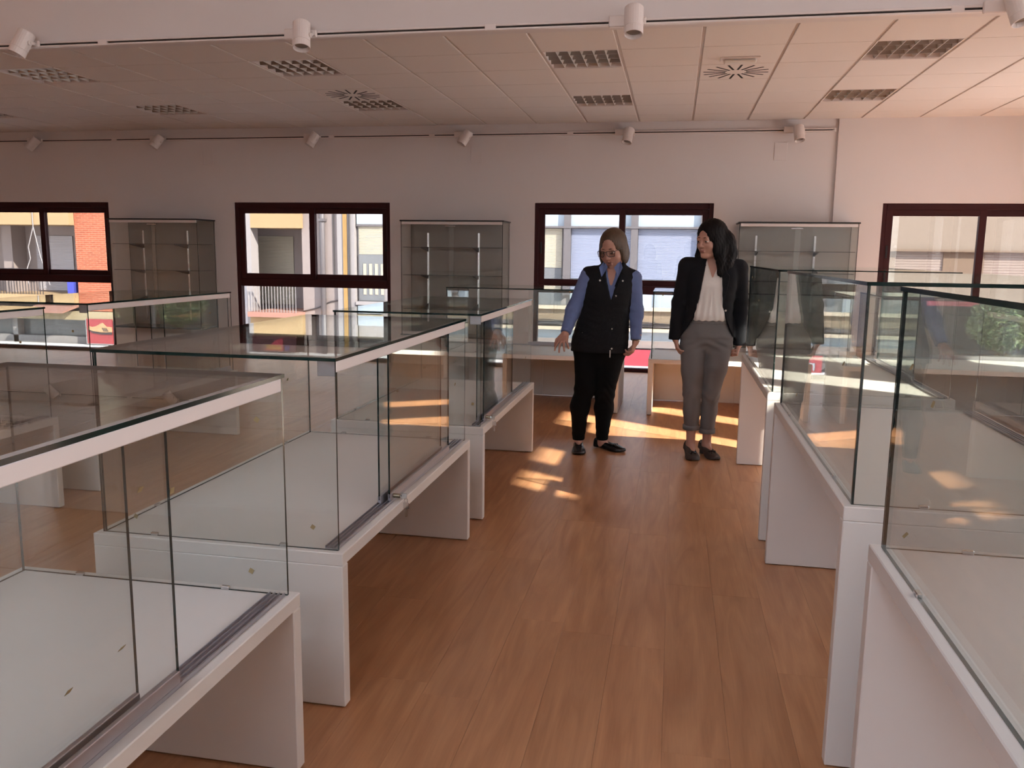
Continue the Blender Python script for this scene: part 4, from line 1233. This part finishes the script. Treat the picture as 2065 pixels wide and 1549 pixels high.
# bracelet
m_ = MB(); m_.path([tuple(V3(-.250, 5.893, .812) + V3(.031 * math.cos(a), .031 * math.sin(a), .004 * math.sin(a))) for a in np.linspace(0, 2 * math.pi, 17)], .004, 6); child(m_.build('bracelet', 'brass_key', P1))
# hair
def hair_noise(k):
    def f(q):
        th = np.arctan2(q[:, 0], q[:, 1])
        return .0012 * np.sin(th * 38 + 5 * np.sin(q[:, 2] * 18)) + .0008 * np.sin(th * 67 + q[:, 2] * 30) + k
    return f
hn = hair_noise(0)
h1 = U(.02, f_ell((0, -.022, .034), (.084, .102, .096)), f_ell((.070, -.012, -.040), (.026, .058, .085)), f_ell((-.068, -.020, -.034), (.022, .050, .072)), f_ell((0, -.070, -.040), (.076, .046, .090)))
h1 = CUT(h1, U(.02, f_ell((-.004, .108, -.045), (.062, .085, .105)), f_ell((-.012, .115, .030), (.055, .062, .058))), .012)
h1 = CUT(h1, f_cap((0, -.02, -.10), (0, -.02, -.20), .052, .055), .01)
h1f = lambda q: h1(q) + hn(q)
child(solid('hair', [(local(h1f, HC1, HM1, HS1), HC1 - V3(.16, .17, .20), HC1 + V3(.16, .17, .18), .004)], ['hair_brown'], P1))
def face_bits(C, M, person, org, brow, specs, sc=1.0):
    w = lambda *p: Vector(C + sc * (M.T @ V3(*p)))
    for s in (-1, 1):
        m_ = MB(); 
        cc = w(s * .031, .0715, -.003)
        bm = bmesh.new(); bmesh.ops.create_uvsphere(bm, u_segments=14, v_segments=10, radius=.0128 * sc); 
        m_.add([v.co + cc for v in bm.verts], [[v.index for v in f.verts] for f in bm.faces]); bm.free()
        e_ = m_.build('eye', 'eye_white', person, smooth=True); e_.location = tuple(-org)
        m_ = MB(); p = w(s * .031 - .001, .0715 + .0112, -.0042); m_.tube(p, p + Vector(M[1]) * .0022, .0058, .0045, 12); m_.build('iris', 'iris', e_)
        m_ = MB(); m_.path([w(s * .015, .0845, .0195), w(s * .029, .0855, .0220), w(s * .047, .0725, .0180)], .0024, 6); b_ = m_.build('eyebrow', brow, person, smooth=True); b_.location = tuple(-org)
    if specs:
        m_ = MB()
        for s in (-1, 1):
            q = [(.008, .112, .012), (.056, .102, .013), (.061, .099, .006), (.056, .101, -.022), (.020, .111, -.024), (.010, .113, -.012)]
            pts = [w(s * a, b, c) for a, b, c in q]
            m_.path(pts + [pts[0]], .0021, 6)
            m_.path([w(s * .060, .099, .009), w(s * .080, .02, .008), w(s * .082, -.015, .002)], .0018, 6)
        m_.path([w(-.009, .112, .006), w(0, .114, .008), w(.009, .112, .006)], .0018, 6)
        g = m_.build('glasses', 'frame_black', person); g.location = tuple(-org)
        for s in (-1, 1):
            q = [(.009, .1115, .011), (.056, .1015, .012), (.060, .0985, .005), (.055, .1005, -.021), (.020, .1105, -.023), (.011, .1125, -.012)]
            pts = [w(s * a, b, c) for a, b, c in q]; n_ = Vector(M[1]) * .0015
            l_ = MB(); l_.add([tuple(p) for p in pts] + [tuple(p + n_) for p in pts], [tuple(range(6)), tuple(range(11, 5, -1))] + [(i, (i + 1) % 6, 6 + (i + 1) % 6, 6 + i) for i in range(6)])
            l_.build('lens', 'spectacle_glass', g)
face_bits(HC1, HM1, P1, ORG, 'brow_brown', True, HS1)
child(add_shoe(P1, (-.642, 5.965), (.12, -.99), .268, .012, 'shoe_black', True, 1.18))
child(add_shoe(P1, (-.525, 5.990), (.88, -.47), .262, .012, 'shoe_black', True, 1.15))

# ---------------------------------------------------------------- woman in the blazer
OR2 = V3(.235, 5.86, 0)
ex2 = (.997, -.07); fx2 = V3(-.07, -.997, 0)
HC2 = V3(.224, 5.822, 1.508); HM2 = frame_from((-.66, -.74, -.12), tilt=.03)
torso2 = f_loft([(.80, .233, 5.865, .125, .075), (.95, .240, 5.865, .105, .070), (1.05, .245, 5.86, .118, .085), (1.2, .248, 5.86, .140, .100), (1.30, .25, 5.865, .145, .085), (1.37, .252, 5.87, .11, .065), (1.41, .25, 5.87, .050, .050)], ex2, .78, 1.41)
body2 = U(.03, torso2, f_cap((.15, 5.865, .78), (.152, 5.83, .465), .066, .046), f_cap((.152, 5.83, .465), (.160, 5.895, .07), .046, .029), f_cap((.312, 5.865, .78), (.280, 5.85, .465), .066, .046), f_cap((.280, 5.85, .465), (.270, 5.935, .07), .046, .029),
          f_cap((.095, 5.87, 1.335), (.040, 5.885, 1.07), .042, .034), f_cap((.040, 5.885, 1.07), (.020, 5.835, .85), .034, .025), f_cap((.415, 5.88, 1.325), (.450, 5.90, 1.09), .042, .034), f_cap((.450, 5.90, 1.09), (.453, 5.872, .82), .034, .025),
          f_cap((.160, 5.895, .075), (.180, 5.80, .030), .026, .020), f_cap((.270, 5.935, .075), (.305, 5.86, .030), .026, .020))
neck2 = f_cap(tuple(HC2 + HM2.T @ V3(0, -.024, -.075)), (.25, 5.872, 1.31), .044, .052)
head2 = U(.02, local(head_field(False, .97), HC2, HM2), neck2)
hC = hand_field((.022, 5.830, .838), (.24, -.12, -.96), (.9, .15, .25), (.35, .45, .35), .05, (.35, .5), .95, side=-1)
hD = hand_field((.452, 5.868, .810), (-.16, -.10, -.98), (-.9, .1, .15), (1.1, 1.2, .8), .02, (.25, .8), .95, side=1)
def slot2(c):
    q = (c - HC2) @ HM2.T
    lip = (np.abs(q[:, 0]) < .0185) & (q[:, 1] > .083) & (q[:, 2] < -.0590) & (q[:, 2] > -.079)
    return np.where(lip, 1, 0)
P2 = solid('person', [(body2, (-.08, 5.68, -.01), (.54, 6.05, 1.42), .010), (head2, HC2 - V3(.13, .14, .24), HC2 + V3(.13, .14, .15), .0032), (hC[0], hC[1], hC[2], .003), (hD[0], hD[1], hD[2], .003)],
           ['skin_b', 'lips', 'mouth_dark'], None, OR2, slot2)
tag(P2, 'woman in a black blazer, white blouse and grey trousers looking left', 'person')
def child2(o): o.location = tuple(-OR2); return o
def folds2(P):
    z = P[:, 2]
    return .0024 * np.sin(z * 100 + 7 * np.sin(P[:, 0] * 28)) * np.exp(-((z - .445) / .05) ** 2) + .0025 * np.sin((z + .5 * np.abs(P[:, 0] - .228)) * 120) * np.exp(-((z - .80) / .05) ** 2)
legL2 = U(.02, f_cap((.145, 5.86, .80), (.150, 5.83, .62), .090, .078), f_cap((.150, 5.83, .62), (.152, 5.825, .47), .078, .062), f_cap((.152, 5.825, .47), (.157, 5.860, .33), .062, .058), f_cap((.157, 5.860, .33), (.158, 5.885, .20), .058, .050))
legR2 = U(.02, f_cap((.320, 5.86, .80), (.302, 5.835, .64), .090, .077), f_cap((.302, 5.835, .64), (.280, 5.845, .47), .077, .060), f_cap((.280, 5.845, .47), (.274, 5.885, .33), .060, .056), f_cap((.274, 5.885, .33), (.270, 5.920, .18), .056, .048))
tr2 = U(.028, U(.008, legL2, legR2), f_ell((.233, 5.862, .845), (.170, .110, .105)), f_loft([(.86, .235, 5.86, .158, .106), (.92, .238, 5.86, .140, .100), (.985, .243, 5.86, .122, .090)], ex2, .86, .985))
def tr2c(P):
    lo = np.where(P[:, 0] < .214, .192, .165)
    return np.maximum(tr2(P), lo - P[:, 2]) + folds2(P)
trou = child2(solid('trousers', [(tr2c, (.02, 5.71, .15), (.44, 6.03, 1.0), .006)], ['trouser_grey'], P2))
for cx_, cy_, z_, r_ in ((.158, 5.886, .21, .0555), (.270, 5.920, .183, .0535)):       # turn-ups
    m_ = MB(); n_ = 28
    vs = [(cx_ + rr * math.cos(2 * math.pi * t / n_), cy_ + rr * math.sin(2 * math.pi * t / n_), z_ + dz) for rr, dz in ((r_, -.018), (r_ + .003, -.016), (r_ + .003, .016), (r_, .018)) for t in range(n_)]
    m_.add(vs, [(a * n_ + t, a * n_ + (t + 1) % n_, ((a + 1) % 4) * n_ + (t + 1) % n_, ((a + 1) % 4) * n_ + t) for a in range(4) for t in range(n_)]); m_.build('turn_up', 'trouser_grey', trou, smooth=True)
wbf = lambda P: np.maximum(np.maximum(tr2(P) - .0035, -tr2(P) - .004), np.maximum(.945 - P[:, 2], P[:, 2] - .982))
solid('waistband', [(wbf, (.06, 5.72, .93), (.43, 6.0, 1.0), .005)], ['trouser_grey'], trou)
bl = f_loft([(.965, .243, 5.86, .130, .104), (1.0, .243, 5.86, .138, .116), (1.08, .245, 5.86, .132, .108), (1.2, .248, 5.86, .148, .112), (1.30, .25, 5.865, .15, .092), (1.37, .252, 5.87, .11, .072), (1.40, .25, 5.87, .060, .060)], ex2, .965, 1.395)
def vcut(P):
    u = (P - V3(.250, 5.86, 0)) @ V3(*ex2, 0) - .006; v = (P - V3(.25, 5.86, 0)) @ fx2
    w = np.interp(P[:, 2], [1.235, 1.26, 1.42], [-.02, .004, .062])
    return np.maximum(np.abs(u) - w, .03 - v)
bl = CUT(bl, vcut, .004)
blf = lambda P: bl(P) + .0032 * np.sin(P[:, 0] * 150 + 14 * (P[:, 2] - 1.0) * np.sign(P[:, 0] - .25)) * np.clip((1.22 - P[:, 2]) / .15, 0, 1)
child2(solid('blouse', [(blf, (.05, 5.70, .95), (.45, 6.0, 1.41), .0055)], ['blouse'], P2))
bz = U(.03, f_loft([(.86, .236, 5.865, .180, .122), (.93, .238, 5.865, .168, .118), (1.04, .243, 5.865, .153, .116), (1.2, .248, 5.865, .170, .128), (1.30, .252, 5.868, .176, .108), (1.365, .254, 5.872, .150, .080), (1.405, .253, 5.875, .080, .066)], ex2, .855, 1.41),
       f_cap((.105, 5.87, 1.338), (.083, 5.872, 1.332), .052, .058), f_cap((.40, 5.878, 1.330), (.423, 5.882, 1.322), .052, .058))
bz = U(.02, bz, f_cap((.083, 5.872, 1.325), (.038, 5.886, 1.07), .060, .050), f_cap((.038, 5.886, 1.07), (.018, 5.832, .835), .050, .042), f_cap((.424, 5.882, 1.315), (.451, 5.902, 1.09), .060, .050), f_cap((.451, 5.902, 1.09), (.453, 5.870, .805), .050, .042))
def bcut(P):
    z = P[:, 2]; v = (P - V3(.25, 5.865, 0)) @ fx2; x = P[:, 0]
    xl = np.interp(z, [.85, .90, .98, 1.10, 1.30, 1.42], [.055, .090, .138, .165, .196, .215])
    xr = np.interp(z, [.85, .90, .98, 1.06, 1.25, 1.30, 1.42], [.415, .385, .350, .326, .312, .300, .285])
    return np.maximum(np.maximum(xl - x, x - xr), .03 - v)
bz = CUT(bz, bcut, .005)
bz = CUT(bz, f_cap((.25, 5.87, 1.36), (.25, 5.86, 1.48), .062, .066), .006)
def bz_c(P):
    f = bz(P) + .0022 * np.sin(P[:, 2] * 85 + P[:, 0] * 25) * np.exp(-((P[:, 2] - 1.08) / .12) ** 2)
    c = np.where(P[:, 0] < .10, np.where(P[:, 2] < .9, .828 - P[:, 2], -1), np.where((P[:, 0] > .41) & (P[:, 2] < .9), .798 - P[:, 2], -1))
    return np.maximum(f, c)
blaz = child2(solid('blazer', [(bz_c, (-.07, 5.70, .77), (.53, 6.03, 1.43), .006)], ['blazer'], P2))
for side_ in (-1, 1):
    def lapf(P, side_=side_):
        z = P[:, 2]; v = (P - V3(.25, 5.865, 0)) @ fx2; x = P[:, 0]
        if side_ < 0: d_ = np.interp(z, [1.06, 1.10, 1.30, 1.42], [.162, .165, .196, .215]) - x
        else: d_ = x - np.interp(z, [1.06, 1.25, 1.30, 1.42], [.326, .312, .300, .285])
        w_ = np.interp(z, [1.08, 1.27, 1.29, 1.40], [.004, .055, .042, .030])
        reg = np.maximum(np.maximum(d_ - w_, -d_), np.maximum(.02 - v, 1.08 - z))
        return np.maximum(np.maximum(bz(P) - .006, -bz(P) - .004), reg)
    o_ = solid('lapel', [(lapf, (.08, 5.70, 1.06), (.42, 5.88, 1.43), .005)], ['blazer'], blaz)
m_ = MB(); disc(m_, (.345, 5.752, 1.04), (-.1, -1, 0), .007); m_.build('button', 'pearl_button', blaz)
# hair: crown, long lengths over the right shoulder, thin length behind the face
h2 = U(.02, f_ell((0, -.022, .040), (.090, .108, .100)), f_ell((-.068, -.01, -.05), (.028, .06, .10)), f_ell((.072, -.02, -.02), (.026, .062, .10)), f_ell((0, -.075, -.06), (.080, .045, .12)))
h2 = CUT(h2, U(.02, f_ell((.002, .110, -.045), (.060, .086, .110)), f_ell((0, .118, .030), (.040, .058, .050))), .012)
h2l = local(h2, HC2, HM2)
lo_ = U(.03, f_cap((.335, 5.84, 1.52), (.358, 5.85, 1.42), .040, .046), f_cap((.358, 5.85, 1.42), (.340, 5.81, 1.345), .046, .036), f_cap((.340, 5.81, 1.345), (.300, 5.755, 1.275), .036, .014), f_cap((.31, 5.79, 1.46), (.295, 5.765, 1.36), .022, .022), f_cap((.295, 5.765, 1.36), (.285, 5.745, 1.29), .022, .010),
        f_cap((.18, 5.885, 1.50), (.165, 5.885, 1.40), .034, .030), f_cap((.165, 5.885, 1.40), (.195, 5.80, 1.335), .028, .012), f_cap((.27, 5.90, 1.5), (.28, 5.91, 1.36), .07, .05), f_cap((.275, 5.855, 1.575), (.330, 5.855, 1.49), .052, .055), f_cap((.330, 5.855, 1.49), (.340, 5.855, 1.40), .055, .045))
hn2 = hair_noise(0)
h2f = lambda P: smin(h2l(P), lo_(P), .02) + hn2((P - HC2) @ HM2.T) + .0009 * np.sin(P[:, 0] * 260 + 8 * np.sin(P[:, 2] * 25))
child2(solid('hair', [(h2f, (.08, 5.66, 1.24), (.44, 6.02, 1.67), .004)], ['hair_black'], P2))
face_bits(HC2, HM2, P2, OR2, 'hair_black', False)
child2(add_shoe(P2, (.140, 5.955), (.20, -.98), .245, .040, 'shoe_suede', True, 1.12))
child2(add_shoe(P2, (.238, 6.0), (.42, -.90), .245, .040, 'shoe_suede', True, 1.12))
